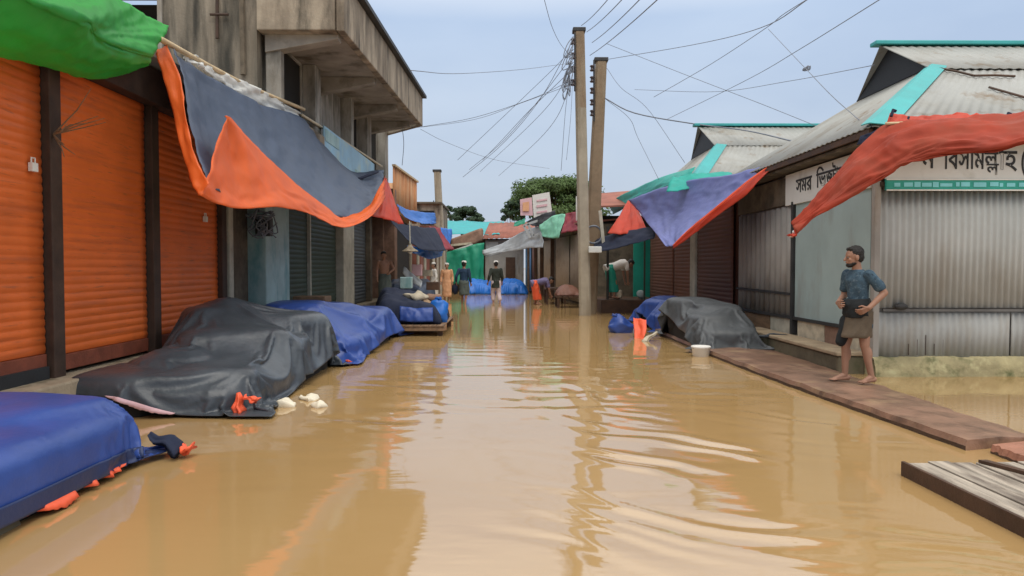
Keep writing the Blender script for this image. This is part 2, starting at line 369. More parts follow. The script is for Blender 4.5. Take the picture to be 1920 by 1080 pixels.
# ------------------------------------------------------------------ world and light
def make_world():
    w = bpy.data.worlds.new('World'); SC.world = w; w.use_nodes = True
    nt = w.node_tree; N = nt.nodes; L = nt.links
    bg = N['Background']; bg.inputs[1].default_value = .1
    sky = N.new('ShaderNodeTexSky'); sky.sky_type = 'NISHITA'; sky.sun_disc = False
    sky.sun_elevation = R(66); sky.sun_rotation = R(165); sky.dust_density = 3; sky.air_density = 1.2
    tc = N.new('ShaderNodeTexCoord')
    sp = N.new('ShaderNodeSeparateXYZ'); L.new(tc.outputs['Generated'], sp.inputs[0])
    mp = N.new('ShaderNodeMapping'); mp.inputs['Scale'].default_value = (1.2, 1.2, 3.5); L.new(tc.outputs['Generated'], mp.inputs[0])
    n = N.new('ShaderNodeTexNoise'); n.inputs['Scale'].default_value = 1.8; n.inputs['Detail'].default_value = 5; L.new(mp.outputs[0], n.inputs['Vector'])
    el = N.new('ShaderNodeValToRGB')   # cloud deck brightness by height above the horizon (values are in the sky texture's own units / 10)
    e = el.color_ramp.elements
    e[0].position = 0; e[0].color = (.47, .51, .57, 1)
    e[1].position = 1.; e[1].color = (1.05, 1.04, 1.02, 1)
    q = el.color_ramp.elements.new(.12); q.color = (.43, .50, .60, 1)
    q = el.color_ramp.elements.new(.33); q.color = (.40, .50, .66, 1)
    q = el.color_ramp.elements.new(.46); q.color = (.97, .97, .97, 1)
    L.new(sp.outputs['Z'], el.inputs[0])
    cl = N.new('ShaderNodeValToRGB'); cl.color_ramp.elements[0].position = .35; cl.color_ramp.elements[1].position = .68
    cl.color_ramp.elements[0].color = (.90, .92, .95, 1); cl.color_ramp.elements[1].color = (1.12, 1.09, 1.05, 1)
    L.new(n.outputs['Fac'], cl.inputs[0])
    mu = N.new('ShaderNodeMix'); mu.data_type = 'RGBA'; mu.blend_type = 'MULTIPLY'; mu.inputs['Factor'].default_value = 1
    L.new(el.outputs[0], mu.inputs['A']); L.new(cl.outputs[0], mu.inputs['B'])
    sc = N.new('ShaderNodeVectorMath'); sc.operation = 'SCALE'; sc.inputs['Scale'].default_value = 10.
    L.new(mu.outputs['Result'], sc.inputs[0])
    mx = N.new('ShaderNodeMix'); mx.data_type = 'RGBA'; mx.inputs['Factor'].default_value = .92
    L.new(sky.outputs[0], mx.inputs['A']); L.new(sc.outputs[0], mx.inputs['B'])
    L.new(mx.outputs['Result'], bg.inputs[0])
    s = bpy.data.lights.new('sun', 'SUN'); s.energy = 1.5; s.angle = R(50); s.color = (1, .95, .87)
    so = bpy.data.objects.new('sun', s); COL.objects.link(so)
    az = R(165); elv = R(66)     # behind the camera, a little to the right
    d = V((math.sin(az) * math.cos(elv), math.cos(az) * math.cos(elv), math.sin(elv)))
    so.rotation_euler = (-d).to_track_quat('-Z', 'Y').to_euler(); so.location = d * 30
    vs = SC.view_settings; vs.view_transform = 'Standard'; vs.look = 'None'; vs.exposure = 0.4; vs.gamma = 1
make_world()
SC.cycles.max_bounces = 8; SC.cycles.use_denoising = True

# ------------------------------------------------------------------ ground and water
def make_water():
    g = MB(); g.add([(-500, -300, -.9), (500, -300, -.9), (500, 900, -.9), (-500, 900, -.9)], [(0, 1, 2, 3)])
    structure(g.build('ground', M('muddy ground', MUD, .9, .3, .3)))
    ys = list(np.linspace(-30, 1.4, 24)[:-1]); y = 1.4
    while y < 70: ys.append(y); y += max(.011, .0062 * y)
    ys += list(np.linspace(72, 400, 12))
    xs = list(np.linspace(-60, -7, 10)[:-1]) + list(np.linspace(-7, -3.6, 34)[:-1]) + list(np.arange(-3.6, 4.8, .035)) + list(np.linspace(4.8, 10, 40)) + list(np.linspace(12, 60, 9))
    X, Y = np.meshgrid(np.array(xs), np.array(ys)); X = X.astype(float); Y = Y.astype(float)
    rng = np.random.RandomState(3)
    def smooth_noise(sx, sy, seed):
        r = np.random.RandomState(seed); out = 0
        for k in range(7):
            a, b, c = r.normal(0, 1 / sx), r.normal(0, 1 / sy), r.uniform(0, 6.28)
            out = out + np.sin(a * X + b * Y + c)
        return out / 2.6
    dy = np.maximum(.011, .0062 * np.abs(Y))
    Z = np.zeros_like(X)
    warp = .35 * smooth_noise(1.3, 1.3, 11) + .12 * smooth_noise(.4, .4, 12)
    amp_far = np.clip((Y - 3) / 5, .25, 1) * (.55 + .45 * smooth_noise(1.5, 2.5, 21))
    for k in range(16):                                           # small wind ripples running down the street
        lam = rng.uniform(.16, .75); th = rng.normal(0, .3); kx, ky = math.sin(th) * 6.283 / lam, math.cos(th) * 6.283 / lam
        f = np.clip((lam / dy - 3) / 4, 0, 1)
        Z += f * amp_far * lam * .0012 * np.sin(kx * X + ky * Y + 2.2 * warp * 6.28 * .25 / lam + rng.uniform(0, 6.28))
    warp2 = .12 * smooth_noise(.5, .45, 51) + .04 * smooth_noise(.2, .18, 52)
    rr = np.hypot(X - 3.9, Y - 8.8) + .16 * warp + warp2                   # rings running out from the walker on the ledge
    mask = np.exp(-((X - 1.5) / 1.25) ** 2) * np.clip((Y - 2.9) / 1.1, .2, 1) * np.clip((11.5 - Y) / 4.0, 0, 1)
    mask *= np.clip(.75 + .6 * smooth_noise(.9, .7, 31), 0, 1.4)
    frag = np.clip(.55 + .8 * smooth_noise(.28, .22, 61), 0, 1.5)
    for lam, a, ph in ((.23, .0024, 0.), (.15, .0012, 1.3), (.33, .0028, 2.2)):
        f = np.clip((lam / dy - 3) / 4, 0, 1)
        Z += f * mask * frag * a * np.sin(6.283 * rr / lam + ph)
    mask2 = np.exp(-((X - .1) / 2.6) ** 2) * np.exp(-((Y - 8.5) / 4.0) ** 2)      # ripples across the sky's reflection
    for lam, a, ph in ((.5, .0022, .5), (.33, .0016, 4.)):
        f = np.clip((lam / dy - 3) / 4, 0, 1)
        Z += f * mask2 * a * np.sin(6.283 * (Y + .12 * X + .2 * warp + .7 * warp2) / lam + ph) * np.clip(.3 + smooth_noise(.6, .5, 44), 0, 1.2)
    Z *= np.clip((400 - Y) / 300, 0, 1)
    nr, nc = X.shape
    me = bpy.data.meshes.new('water')
    idx = np.arange(nr * nc).reshape(nr, nc)
    fc = np.stack([idx[:-1, :-1], idx[:-1, 1:], idx[1:, 1:], idx[1:, :-1]], -1).reshape(-1, 4)
    me.vertices.add(nr * nc); me.vertices.foreach_set('co', np.stack([X, Y, Z], -1).reshape(-1).astype(np.float32))
    me.loops.add(fc.size); me.loops.foreach_set('vertex_index', fc.reshape(-1).astype(np.int32))
    me.polygons.add(len(fc)); me.polygons.foreach_set('loop_start', np.arange(0, fc.size, 4, dtype=np.int32))
    me.polygons.foreach_set('use_smooth', np.ones(len(fc), dtype=bool))
    me.update(calc_edges=True); me.validate()
    m = bpy.data.materials.new('muddy flood water'); m.use_nodes = True
    nt = m.node_tree; N = nt.nodes; L = nt.links; b = N['Principled BSDF']
    tc = N.new('ShaderNodeTexCoord')
    n1 = N.new('ShaderNodeTexNoise'); n1.inputs['Scale'].default_value = .35; n1.inputs['Detail'].default_value = 4
    L.new(tc.outputs['Object'], n1.inputs['Vector'])
    r = N.new('ShaderNodeValToRGB'); r.color_ramp.elements[0].color = (.375, .235, .095, 1); r.color_ramp.elements[1].color = (.43, .28, .122, 1)
    r.color_ramp.elements[0].position = .3; r.color_ramp.elements[1].position = .7
    L.new(n1.outputs['Fac'], r.inputs[0]); L.new(r.outputs[0], b.inputs['Base Color'])
    b.inputs['Roughness'].default_value = .05; b.inputs['IOR'].default_value = 2.4; b.inputs['Specular IOR Level'].default_value = .5
    n2 = N.new('ShaderNodeTexNoise'); n2.inputs['Scale'].default_value = 7; n2.inputs['Detail'].default_value = 2
    mp = N.new('ShaderNodeMapping'); mp.inputs['Scale'].default_value = (.5, 1.3, 1); L.new(tc.outputs['Object'], mp.inputs[0]); L.new(mp.outputs[0], n2.inputs['Vector'])
    bp = N.new('ShaderNodeBump'); bp.inputs['Strength'].default_value = .06; bp.inputs['Distance'].default_value = .02
    L.new(n2.outputs['Fac'], bp.inputs['Height']); L.new(bp.outputs[0], b.inputs['Normal'])
    me.materials.append(m)
    o = bpy.data.objects.new('water', me); COL.objects.link(o); structure(o)
make_water()

# ------------------------------------------------------------------ left: orange shutter shop
def shutter_shop():
    t = thing('shutter_shop', (-4.4, 7, 0), 'single storey shop with three tall orange roller shutters and dark posts on a concrete plinth', 'shop')
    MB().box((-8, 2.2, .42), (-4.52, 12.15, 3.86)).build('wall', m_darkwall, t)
    MB().box((-8, 2.2, -.6), (-4.08, 12.1, .38)).build('plinth', m_conc, t, bevel=.02)
    MB().box((-4.52, 2.2, .38), (-4.36, 6.62, .5)).build('gap_shade', m_black, t)  # black strip stands in for the shaded gap under the first shutter
    MB().box((-8, 2.2, 3.862), (-4.05, 12.2, 3.95)).build('roof', m_roof, t, bevel=.01)
    MB().box((-4.52, 2.2, 3.42), (-4.24, 10.9, 3.84)).build('lintel', m_brownpost, t, bevel=.01)
    for (a, b, z0) in ((3.0, 6.64, .62), (6.84, 8.52, .58), (8.76, 10.62, .58)):
        s = shutter('roller_shutter', m_orange_sh, t, -4.42, a, b, z0, 3.42, .084, .0095)
        MB().box((-4.44, a, z0 - .16), (-4.395, b, z0 - .004)).build('bottom_bar', m_redbar, s, bevel=.006)
        yy = b - .16 if a < 5 else (a + b) / 2 + .45
        if a != 6.84:
            zz = 2.38 if a < 5 else 2.15
            lk = MB().box((-4.40, yy - .04, zz - .05), (-4.36, yy + .04, zz + .03)); lk.tube([(-4.38, yy - .025, zz + .03), (-4.38, yy - .025, zz + .075), (-4.38, yy + .025, zz + .075), (-4.38, yy + .025, zz + .03)], .008, 6)
            lk.build('padlock', m_white, s)
    for y in (6.74, 8.64, 10.70):
        MB().box((-4.515, y - .085, .2), (-4.33, y + .085, 3.42)).build('post', m_brownpost, t, bevel=.01)
    MB().box((-4.5, 10.82, .36), (-4.3, 10.98, 3.8)).build('pipe_casing', m_palepost, t, bevel=.02)
shutter_shop()

def twig():
    b = MB(); random.seed(5)
    base = at(100, 252, 6.7)
    for k in range(9):
        e = at(100 + random.uniform(15, 105), 252 - random.uniform(20, 110), 6.62)
        if k > 5: e = at(112 + random.uniform(0, 30), 252 + random.uniform(-20, 45), 6.6)
        mid = base.lerp(e, .5) + V((random.uniform(0, .03), random.uniform(-.04, .04), random.uniform(-.04, .04)))
        b.tube([base, mid, e], [.009, .006, .003], 5)
    tag(b.build('dry_twigs', m_twig), 'dry twigs sticking out of the first dark post between orange shutters', 'twigs')
twig()

# ------------------------------------------------------------------ left: two storey concrete building
def concrete_building():
    t = thing('concrete_building', (-4.4, 18, 0), 'weathered two storey concrete building with stained walls and a deep overhanging flat roof', 'building')
    W = MB()   # side wall facing the camera with one window hole, facade with four openings
    y0, yb = 12.8, 24.3
    def wallx(b, y, x0, x1, z0, z1, holes):   # wall in plane y, thickness .25, with rectangular holes
        xs = sorted({x0, x1, *[h[0] for h in holes], *[h[1] for h in holes]}); zs = sorted({z0, z1, *[h[2] for h in holes], *[h[3] for h in holes]})
        for i in range(len(xs) - 1):
            for j in range(len(zs) - 1):
                cx, cz = (xs[i] + xs[i + 1]) / 2, (zs[j] + zs[j + 1]) / 2
                if not any(h[0] < cx < h[1] and h[2] < cz < h[3] for h in holes): b.box((xs[i], y, zs[j]), (xs[i + 1], y + .25, zs[j + 1]))
    wallx(W, y0 - .25, -13, -4.46, -.5, 10.5, [(-7.2, -6.2, 4.9, 6.28)])  # carried up out of view to keep sky out of the water reflection
    W.build('side_wall', m_wall, t)
    fr = MB()
    for a, b in (((-7.28, 12.49, 4.82), (-6.12, 12.545, 4.9)), ((-7.28, 12.49, 6.28), (-6.12, 12.545, 6.36)), ((-6.2, 12.49, 4.902), (-6.12, 12.545, 6.278))): fr.box(a, b)
    fr.build('window_frame', m_wall2, t)
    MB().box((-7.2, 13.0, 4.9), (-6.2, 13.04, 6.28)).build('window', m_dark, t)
    # facade upper floor: openings in y
    up = MB(); ops = [(13.15, 15.05, 3.5, 5.75), (19.07, 20.65, 4.75, 5.95), (22.7, 23.7, 4.4, 6.0)]
    ys = sorted({y0 + .26, yb, *[o[0] for o in ops], *[o[1] for o in ops]}); zs = sorted({3.4, 6.2, *[o[2] for o in ops], *[o[3] for o in ops]})
    for i in range(len(ys) - 1):
        for j in range(len(zs) - 1):
            cy, cz = (ys[i] + ys[i + 1]) / 2, (zs[j] + zs[j + 1]) / 2
            if not any(o[0] < cy < o[1] and o[2] < cz < o[3] for o in ops): up.box((-4.65, ys[i], zs[j]), (-4.4, ys[i + 1], zs[j + 1]))
    up.build('upper_wall', m_wall2, t)
    for o in ops: MB().box((-4.47, o[0], o[2]), (-4.44, o[1], o[3])).build('window', m_dark, t)  # dark panel closes each opening in place of the unlit room
    for (a, b) in ((12.80, 13.0), (15.1, 15.55), (18.55, 18.85), (20.7, 21.3), (23.75, 24.3)):
        MB().box((-4.398, a, 3.42), (-4.12, b, 5.72 + .035 * (a - 12.8))).build('pillar', m_wall2, t, bevel=.015)
    MB().box((-11, yb - .25, 3.4), (-4.66, yb, 7)).box((-11, 13.1, 3.4), (-10.8, yb - .26, 7)).build('back_wall', m_wall, t)
    # overhanging roof: soffit slab, fascia, coping
    A = lambda x, y, z: V((x, y, z))
    s = MB(); sz = lambda y: 5.72 + .033 * (y - 12.6)
    s.hexa([A(-10.9, 12.79, sz(12.8)), A(-3.06, 12.79, sz(12.8)), A(-2.88, 22.6, sz(22.6)), A(-10.9, 24.6, sz(24.6)), A(-10.9, 12.79, sz(12.8) + .2), A(-3.06, 12.79, sz(12.8) + .2), A(-2.88, 22.6, sz(22.6) + .2), A(-10.9, 24.6, sz(24.6) + .2)])
    s.build('roof_slab', m_soffit, t)
    f = MB(); h = .86
    f.hexa([A(-3.05, 12.55, sz(12.6) - .06), A(-2.9, 12.55, sz(12.6) - .06), A(-2.72, 22.65, sz(22.6) - .06), A(-2.87, 22.65, sz(22.6) - .06),
            A(-3.05, 12.55, sz(12.6) + h), A(-2.9, 12.55, sz(12.6) + h), A(-2.72, 22.65, sz(22.6) + h), A(-2.87, 22.65, sz(22.6) + h)])
    f.hexa([A(-4.45, 12.5, sz(12.6) - .06), A(-3.06, 12.5, sz(12.6) - .06), A(-3.06, 12.78, sz(12.6) - .06), A(-4.45, 12.78, sz(12.6) - .06), A(-4.45, 12.5, sz(12.6) + h), A(-3.06, 12.5, sz(12.6) + h), A(-3.06, 12.78, sz(12.6) + h), A(-4.45, 12.78, sz(12.6) + h)])
    f.hexa([A(-2.9, 22.66, sz(22.6) - .05), A(-2.72, 22.66, sz(22.6) - .05), A(-4.6, 24.85, sz(22.6) - .05), A(-4.8, 24.85, sz(22.6) - .05), A(-2.9, 22.66, sz(22.6) + h), A(-2.72, 22.66, sz(22.6) + h), A(-4.6, 24.85, sz(22.6) + h), A(-4.8, 24.85, sz(22.6) + h)])
    f.build('fascia', m_fascia, t, bevel=.02)
    c = MB(); c.hexa([A(-3.12, 12.3, sz(12.6) + h + .003), A(-2.78, 12.3, sz(12.6) + h + .003), A(-2.6, 22.75, sz(22.6) + h + .003), A(-2.94, 22.75, sz(22.6) + h + .003),
                      A(-3.12, 12.3, sz(12.6) + h + .09), A(-2.78, 12.3, sz(12.6) + h + .09), A(-2.6, 22.75, sz(22.6) + h + .09), A(-2.94, 22.75, sz(22.6) + h + .09)])
    c.build('coping', m_iron, t)
    for y in (12.75, 16.2, 19.4, 22.0):
        MB().hexa([A(-4.39, y, sz(y) - .38), A(-3.07, y, sz(y) - .14), A(-3.07, y + .28, sz(y) - .14), A(-4.39, y + .28, sz(y) - .38), A(-4.39, y, sz(y) - .003), A(-3.07, y, sz(y) - .003), A(-3.07, y + .28, sz(y) + .004), A(-4.39, y + .28, sz(y) + .004)]).build('bracket_beam', m_soffit, t, bevel=.01)
    # pipes on the side wall
    p = MB(); p.tube([at(407, -60, 12.5), at(407, 72, 12.5)], .03, 8); p.tube([at(394, 27, 12.48), at(428, 27, 12.48)], .025, 8); p.build('wall_pipe', m_brownpost, t)
    p = MB(); p.tube([at(452, -60, 12.5), at(456, 140, 12.5)], .05, 8); p.build('wall_pipe', m_darkwall, t)
    # floor slab canopy and ground floor
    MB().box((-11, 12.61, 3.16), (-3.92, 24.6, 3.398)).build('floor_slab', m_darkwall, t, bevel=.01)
    MB().box((-11, 12.2, -.6), (-4.15, 29, .34)).build('plinth', m_conc, t)
    MB().box((-4.62, 12.16, .34), (-4.2, 13.46, 3.15)).build('pillar', m_teal_pil, t, bevel=.02)
    for (a, b, m) in ((13.48, 15.5, m_green_sh), (15.6, 18.1, m_green_sh), (19.45, 21.9, m_grey_sh)):
        shutter('roller_shutter', m, t, -4.46, a, b, .36, 3.15, .1, .014)
    MB().box((-4.5, 15.51, .36), (-4.38, 15.59, 3.15)).build('post', m_palepost, t)
    MB().box((-4.6, 18.15, .36), (-4.25, 19.4, 3.15)).build('pillar', m_palepost, t, bevel=.02)
    MB().box((-4.6, 21.95, .36), (-4.3, 22.25, 3.15)).build('post', m_darkwall, t, bevel=.02)
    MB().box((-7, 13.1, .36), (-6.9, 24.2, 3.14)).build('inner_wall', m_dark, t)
    MB().box((-6.9, 24.2, .36), (-4.3, 24.5, 3.14)).build('end_wall', m_brick, t)
    MB().box((-4.5, 24.52, .34), (-3.95, 25.1, 4.2)).build('pillar', m_brick, t, bevel=.02)
concrete_building()

def electric_meters():
    b = MB(); random.seed(2)
    c = at(495, 425, 11.9)
    b.box(c + V((-.14, -.05, -.16)), c + V((.12, .12, .16)))
    o = tag(b.build('electric_meter', m_iron, bevel=.02), 'dark electric meter box with tangled wires above the pale teal pillar', 'meter box')
    w = MB()
    for k in range(9):
        p = [c + V((random.uniform(-.25, .25), random.uniform(-.16, -.06), random.uniform(-.22, .3))) for _ in range(5)]
        w.tube(crow(p, 14), .012, 5)
    w.build('tangled_wires', m_wire, o, smooth=True)
electric_meters()

# light blue sign, lining strip, ropes on the left facade
def left_bits():
    b = MB(); x = -3.96
    b.box((x - .04, 15.2, 3.72), (x, 20.9, 4.52))
    o = tag(b.build('signboard', m_signblue, bevel=.008), 'long light blue signboard on the front of the concrete building', 'sign')
    MB().box((x + .003, 15.25, 4.2), (x + .012, 16.5, 4.46)).build('panel', m_teal_pil, o); MB().box((x + .003, 18.2, 3.8), (x + .012, 20.6, 4.0)).build('panel', m_teal_pil, o)
    q = MB()
    for (pa, pb, w, m) in (((-3.98, 12.9, 3.45), (-3.98, 15.1, 4.3), 0, 0),):
        q.box((-4.1, 13.0, 3.42), (-3.93, 15.1, 4.25))
    tag(q.build('parapet_panel', m_fascia, bevel=.01), 'dirty yellow parapet panel beside the light blue signboard', 'parapet')
    sheet('plastic_sheeting', [[(345, 98, 8.9), (400, 130, 10), (480, 165, 11.6), (560, 212, 14)], [(345, 112, 8.8), (400, 148, 9.9), (470, 190, 11.4), (556, 222, 13.9)]], m_signwhite, nu=40, nv=8, fold=(16, 2, .06), seed=3, fine=.03)
    tag(bpy.data.objects['plastic_sheeting'], 'crumpled whitish plastic sheeting bunched under the pale rope', 'sheeting')
    pts = crow([at(302, 74, 8.0), at(400, 128, 9.9), at(480, 168, 11.6), at(570, 205, 14.2)], 20)
    tag(MB().tube(pts, .035, 7).build('bamboo_pole', m_bamboo, smooth=True), 'long pale bamboo pole along the top of the slate and orange awning', 'pole')
    pts = crow([at(565, 215, 14.2), at(640, 262, 17), at(716, 312, 22.5)], 16)
    tag(MB().tube(pts, .03, 6).build('rope', m_rope, smooth=True), 'pale rope running past the light blue signboard', 'rope')
left_bits()

# ------------------------------------------------------------------ left tarps
def green_tarp():
    # top flank falls from the wall side ridge to a crease at the street side, then the belly sags back under to the wall
    c = [[(60, -130, 5.3), (150, -45, 6.2), (215, 0, 7.0), (266, 26, 7.8), (313, 50, 8.5)],
         [(10, -100, 4.6), (125, -15, 5.5), (195, 22, 6.2), (238, 56, 7.0), (303, 72, 8.1)],
         [(-58, -66, 3.95), (82, 6, 4.75), (168, 38, 5.45), (196, 70, 6.1), (288, 100, 7.65)],
         [(-66, -54, 3.95), (74, 16, 4.75), (158, 50, 5.45), (190, 82, 6.1), (284, 106, 7.62)],
         [(-100, 40, 4.05), (30, 70, 4.9), (120, 100, 5.7), (190, 122, 6.4), (279, 113, 7.65)],
         [(-140, 95, 4.4), (0, 104, 5.3), (110, 130, 6.3), (195, 143, 7.1), (275, 118, 7.9)],
         [(-120, 80, 4.9), (40, 80, 5.8), (150, 100, 6.9), (240, 122, 7.9), (284, 110, 8.2)]]
    o = sheet('green_tarp', c, t_green, nu=60, nv=60, fold=(4, 5, .035), seed=4, fine=.012, thick=.008)
    tag(o, 'bright green tarpaulin sagging over the first orange shutters', 'tarp')
green_tarp()

def slate_awning():
    t = thing('slate_awning', at(500, 300, 10.5), 'slate blue tarp awning with wide orange border and a folded orange flap on the left', 'awning')
    c = [[(322, 92, 8.3), (400, 150, 9.7), (490, 196, 11.4), (560, 222, 13.4), (600, 268, 15.0), (655, 322, 17.0), (718, 322, 19.0)],
         [(335, 150, 8.1), (405, 205, 9.4), (495, 255, 11.0), (570, 280, 12.9), (625, 310, 14.4), (680, 345, 16.2), (718, 340, 18.0)],
         [(355, 255, 7.7), (425, 290, 8.9), (510, 330, 10.4), (580, 345, 12.2), (640, 362, 13.5), (690, 368, 15.2), (719, 362, 16.8)],
         [(385, 355, 7.3), (455, 380, 8.5), (530, 392, 9.9), (600, 405, 11.4), (650, 412, 12.6), (692, 396, 14.2), (720, 378, 15.6)]]
    sheet('tarp_sheet', c, t_slate, t, 70, 36, (8, 2, .06), 2, fine=.02)
    # orange border down the near edge and along the hem
    b = [[(290, 92, 8.15), (314, 175, 7.9), (335, 260, 7.55), (352, 330, 7.25), (372, 366, 7.05)],
         [(312, 84, 8.12), (338, 150, 7.9), (350, 230, 7.55), (366, 300, 7.25), (392, 344, 7.08)]]
    sheet('orange_border', b, t_orange, t, 40, 8, (5, 1.5, .03), 6)
    f = [[(424, 220, 8.15), (430, 222, 8.2), (455, 250, 8.7), (500, 296, 9.6), (556, 345, 10.9), (605, 385, 11.9), (650, 406, 12.7), (692, 384, 14.0), (719, 338, 15.3)],
         [(408, 260, 7.85), (440, 300, 8.3), (480, 320, 8.8), (525, 345, 9.6), (575, 372, 10.8), (615, 396, 11.7), (652, 412, 12.4), (694, 392, 13.7), (720, 350, 15.1)],
         [(394, 318, 7.35), (430, 352, 8.0), (480, 365, 8.6), (530, 368, 9.4), (580, 390, 10.6), (620, 408, 11.5), (655, 418, 12.2), (696, 398, 13.5), (720, 360, 14.9)],
         [(374, 366, 7.0), (415, 386, 7.6), (470, 392, 8.3), (530, 390, 9.2), (580, 402, 10.4), (622, 424, 11.3), (656, 426, 12.0), (698, 404, 13.4), (721, 372, 14.8)]]
    sheet('orange_flap', f, t_orange, t, 70, 26, (9, 2, .035), 8)
    # black cord edge
    MB().tube(crow([at(612, 334, 14.9), at(660, 338, 16), at(708, 322, 17.5)], 12), .035, 6).build('black_hem', t_navy, t, smooth=True)
    MB().tube(crow([at(594, 362, 13.0), at(625, 352, 14)], 6), .035, 6).build('black_hem', t_navy, t, smooth=True)
slate_awning()

def tarp(name, label, rows, mat, fold=(5, 1.5, .05), seed=1, nu=26, nv=14, group=None, fine=.012):
    return tag(sheet(name, rows, mat, None, nu, nv, fold, seed, fine=fine), label, 'tarp', group)

tarp('red_tarp', 'red tarpaulin flap hanging at the far end of the slate and orange awning', [[(719, 330, 18.2), (722, 335, 18.4), (727, 345, 18.8)], [(706, 375, 17), (722, 380, 17.2), (740, 385, 17.6)], [(690, 404, 16.2), (722, 412, 16.6), (757, 420, 17.2)]], t_redbright)
tarp('navy_tarp', 'long dark navy awning tarp beyond the red flap on the left', [[(722, 408, 19), (770, 424, 21), (815, 428, 25)], [(735, 422, 18.6), (778, 446, 20.4), (826, 450, 24)], [(745, 432, 18.2), (788, 468, 19.8), (836, 470, 23)]], t_navy)
tarp('crimson_tarp', 'crimson tarp corner hanging beside the navy awning', [[(802, 424, 24), (822, 428, 26)], [(812, 450, 23.6), (834, 448, 26)], [(822, 471, 23), (852, 467, 26)]], t_crimson)
tarp('blue_tarp', 'bright blue tarp strip below the rusty orange tin wall', [[(742, 384, 22), (775, 396, 24), (815, 400, 28)], [(748, 396, 21.8), (780, 410, 23.8), (816, 410, 27.8)], [(758, 408, 21.6), (792, 420, 23.6), (818, 419, 27.6)]], t_bluebright)
tarp('blue_tarp', 'bright blue tarp fold hanging at the foot of the distant left pole', [[(824, 428, 29), (848, 430, 31)], [(829, 446, 28.6), (846, 446, 30.5)], [(836, 462, 28), (843, 462, 30)]], t_bluebright, seed=5)
tarp('blue_tarp', 'low bright blue tarp edge under the navy awning', [[(762, 462, 22), (800, 466, 24), (832, 458, 27)], [(768, 470, 21.8), (802, 476, 23.8), (830, 470, 26.8)], [(778, 476, 21.6), (805, 486, 23.6), (828, 480, 26.6)]], t_bluebright, seed=8)

# ------------------------------------------------------------------ stall heaps under tarps
def heap(corners, H, z_hem, nu=80, nv=60, edge=.35, lump=.06, wr=.035, seed=0, power=.6, wscale=3.0, flare=.06, drape=.0):
    """tarp thrown over goods: corners = footprint A,B,C,D (A->B is the street edge u, A->D goes back v); H = control heights rows v"""
    A, B, C_, D = [V((c[0], c[1], 0)) for c in corners]
    Hc = [[V((h, 0, 0)) for h in row] for row in H]
    rows = [crow(r, nu) for r in Hc]; cols = [crow([r[j] for r in rows], nv) for j in range(nu + 1)]
    wu = (B - A).length; wv = (D - A).length; P = []
    for i in range(nv + 1):
        row = []
        for j in range(nu + 1):
            u = j / nu; v = i / nv
            # concentrate samples near the rim
            u = .5 - .5 * math.cos(math.pi * u) * (1 - .25 * math.sin(math.pi * u) ** 2); v = .5 - .5 * math.cos(math.pi * v) * (1 - .25 * math.sin(math.pi * v) ** 2)
            base = A.lerp(B, u).lerp(D.lerp(C_, u), v)
            jj = u * nu; ii = v * nv; a = min(int(ii), nv - 1); b = min(int(jj), nu - 1)
            h = cols[b][a].x * (1 - (jj - b)) + cols[b + 1][a].x * (jj - b)
            e = min(u * wu, (1 - u) * wu, v * wv, (1 - v) * wv)
            s = min(1, e / edge); s = (s * (2 - s)) ** power
            x, y = base.x, base.y
            h += lump * nz(x * 1.3 + seed, y * 1.3, seed) + lump * .6 * nz(x * 2.9, y * 2.9 + seed, 3)
            z = z_hem + (h - z_hem) * s
            # creases: ridged noise, stretched down the slope near the rim
            k = 1 - min(1, e / (edge * 1.6))
            per = (u * wu if min(v * wv, (1 - v) * wv) < min(u * wu, (1 - u) * wu) else v * wv + 7)
            cre = (1 - 2 * abs(nz(x * wscale + seed, y * wscale * .6, z * 2))) * (1 - k) + (1 - 2 * abs(nz(per * 5 + seed, z * 1.2, 2))) * k
            cre += .5 * (1 - 2 * abs(nz(x * wscale * 2.3, y * wscale * 2.3, seed + z * 3)))
            ang = math.atan2(v - .55, (u - .5) * 1.6)      # folds falling away from the ridge of the heap
            rad_ = math.hypot(v - .55, (u - .5) * 1.6)
            h += drape * min(1, rad_ * 2.2) * (1 - 2 * abs(nz(ang * 2.1 + seed, rad_ * 1.3, seed))) + drape * .5 * min(1, rad_ * 2) * (1 - 2 * abs(nz(ang * 4.7 + seed, rad_ * 2.1, seed + 2)))
            z = z_hem + (h - z_hem) * s
            cen = (A + B + C_ + D) / 4
            out = (base - cen); out = out.normalized() if out.length > 0 else V((0, 0, 0))
            p = V((x, y, z)) + out * (k * (wr * 1.6 * cre + flare * nz(per * 2.1, seed, 5))) + V((0, 0, wr * cre * (1 - .6 * k) * s))
            if s == 0: p.z += .05 * nz(per * 3.1, seed, 1)
            row.append(p)
        P.append(row)
    return P
def hem_strip(P, side, a, b, drop=.09, out=.05):
    """strip of lining hanging along part of a heap's rim; side 's' = street edge, 'e'/'w' = u ends"""
    nv = len(P) - 1; nu = len(P[0]) - 1
    rim = P[0] if side == 's' else ([P[i][0] for i in range(nv + 1)] if side == 'w' else [P[i][nu] for i in range(nv + 1)])
    ref = P[2] if side == 's' else ([P[i][2] for i in range(nv + 1)] if side == 'w' else [P[i][nu - 2] for i in range(nv + 1)])
    n = len(rim); k0, k1 = int(a * (n - 1)), int(b * (n - 1)); G = [[], [], []]
    for k in range(k0, k1 + 1):
        o = (rim[k] - ref[k]); o.z = 0; o = o.normalized() if o.length > 1e-3 else V((1, 0, 0))
        w = math.sin(math.pi * (k - k0) / max(1, k1 - k0)) ** .5 * (1 + .5 * nz(k * .4, a * 9))
        p = rim[k] + o * .012 + V((0, 0, .02))
        G[0].append(p); G[1].append(p + o * out * .6 * w + V((0, 0, -drop * .55 * w))); G[2].append(p + o * out * w + V((0, 0, -drop * w)))
    return G
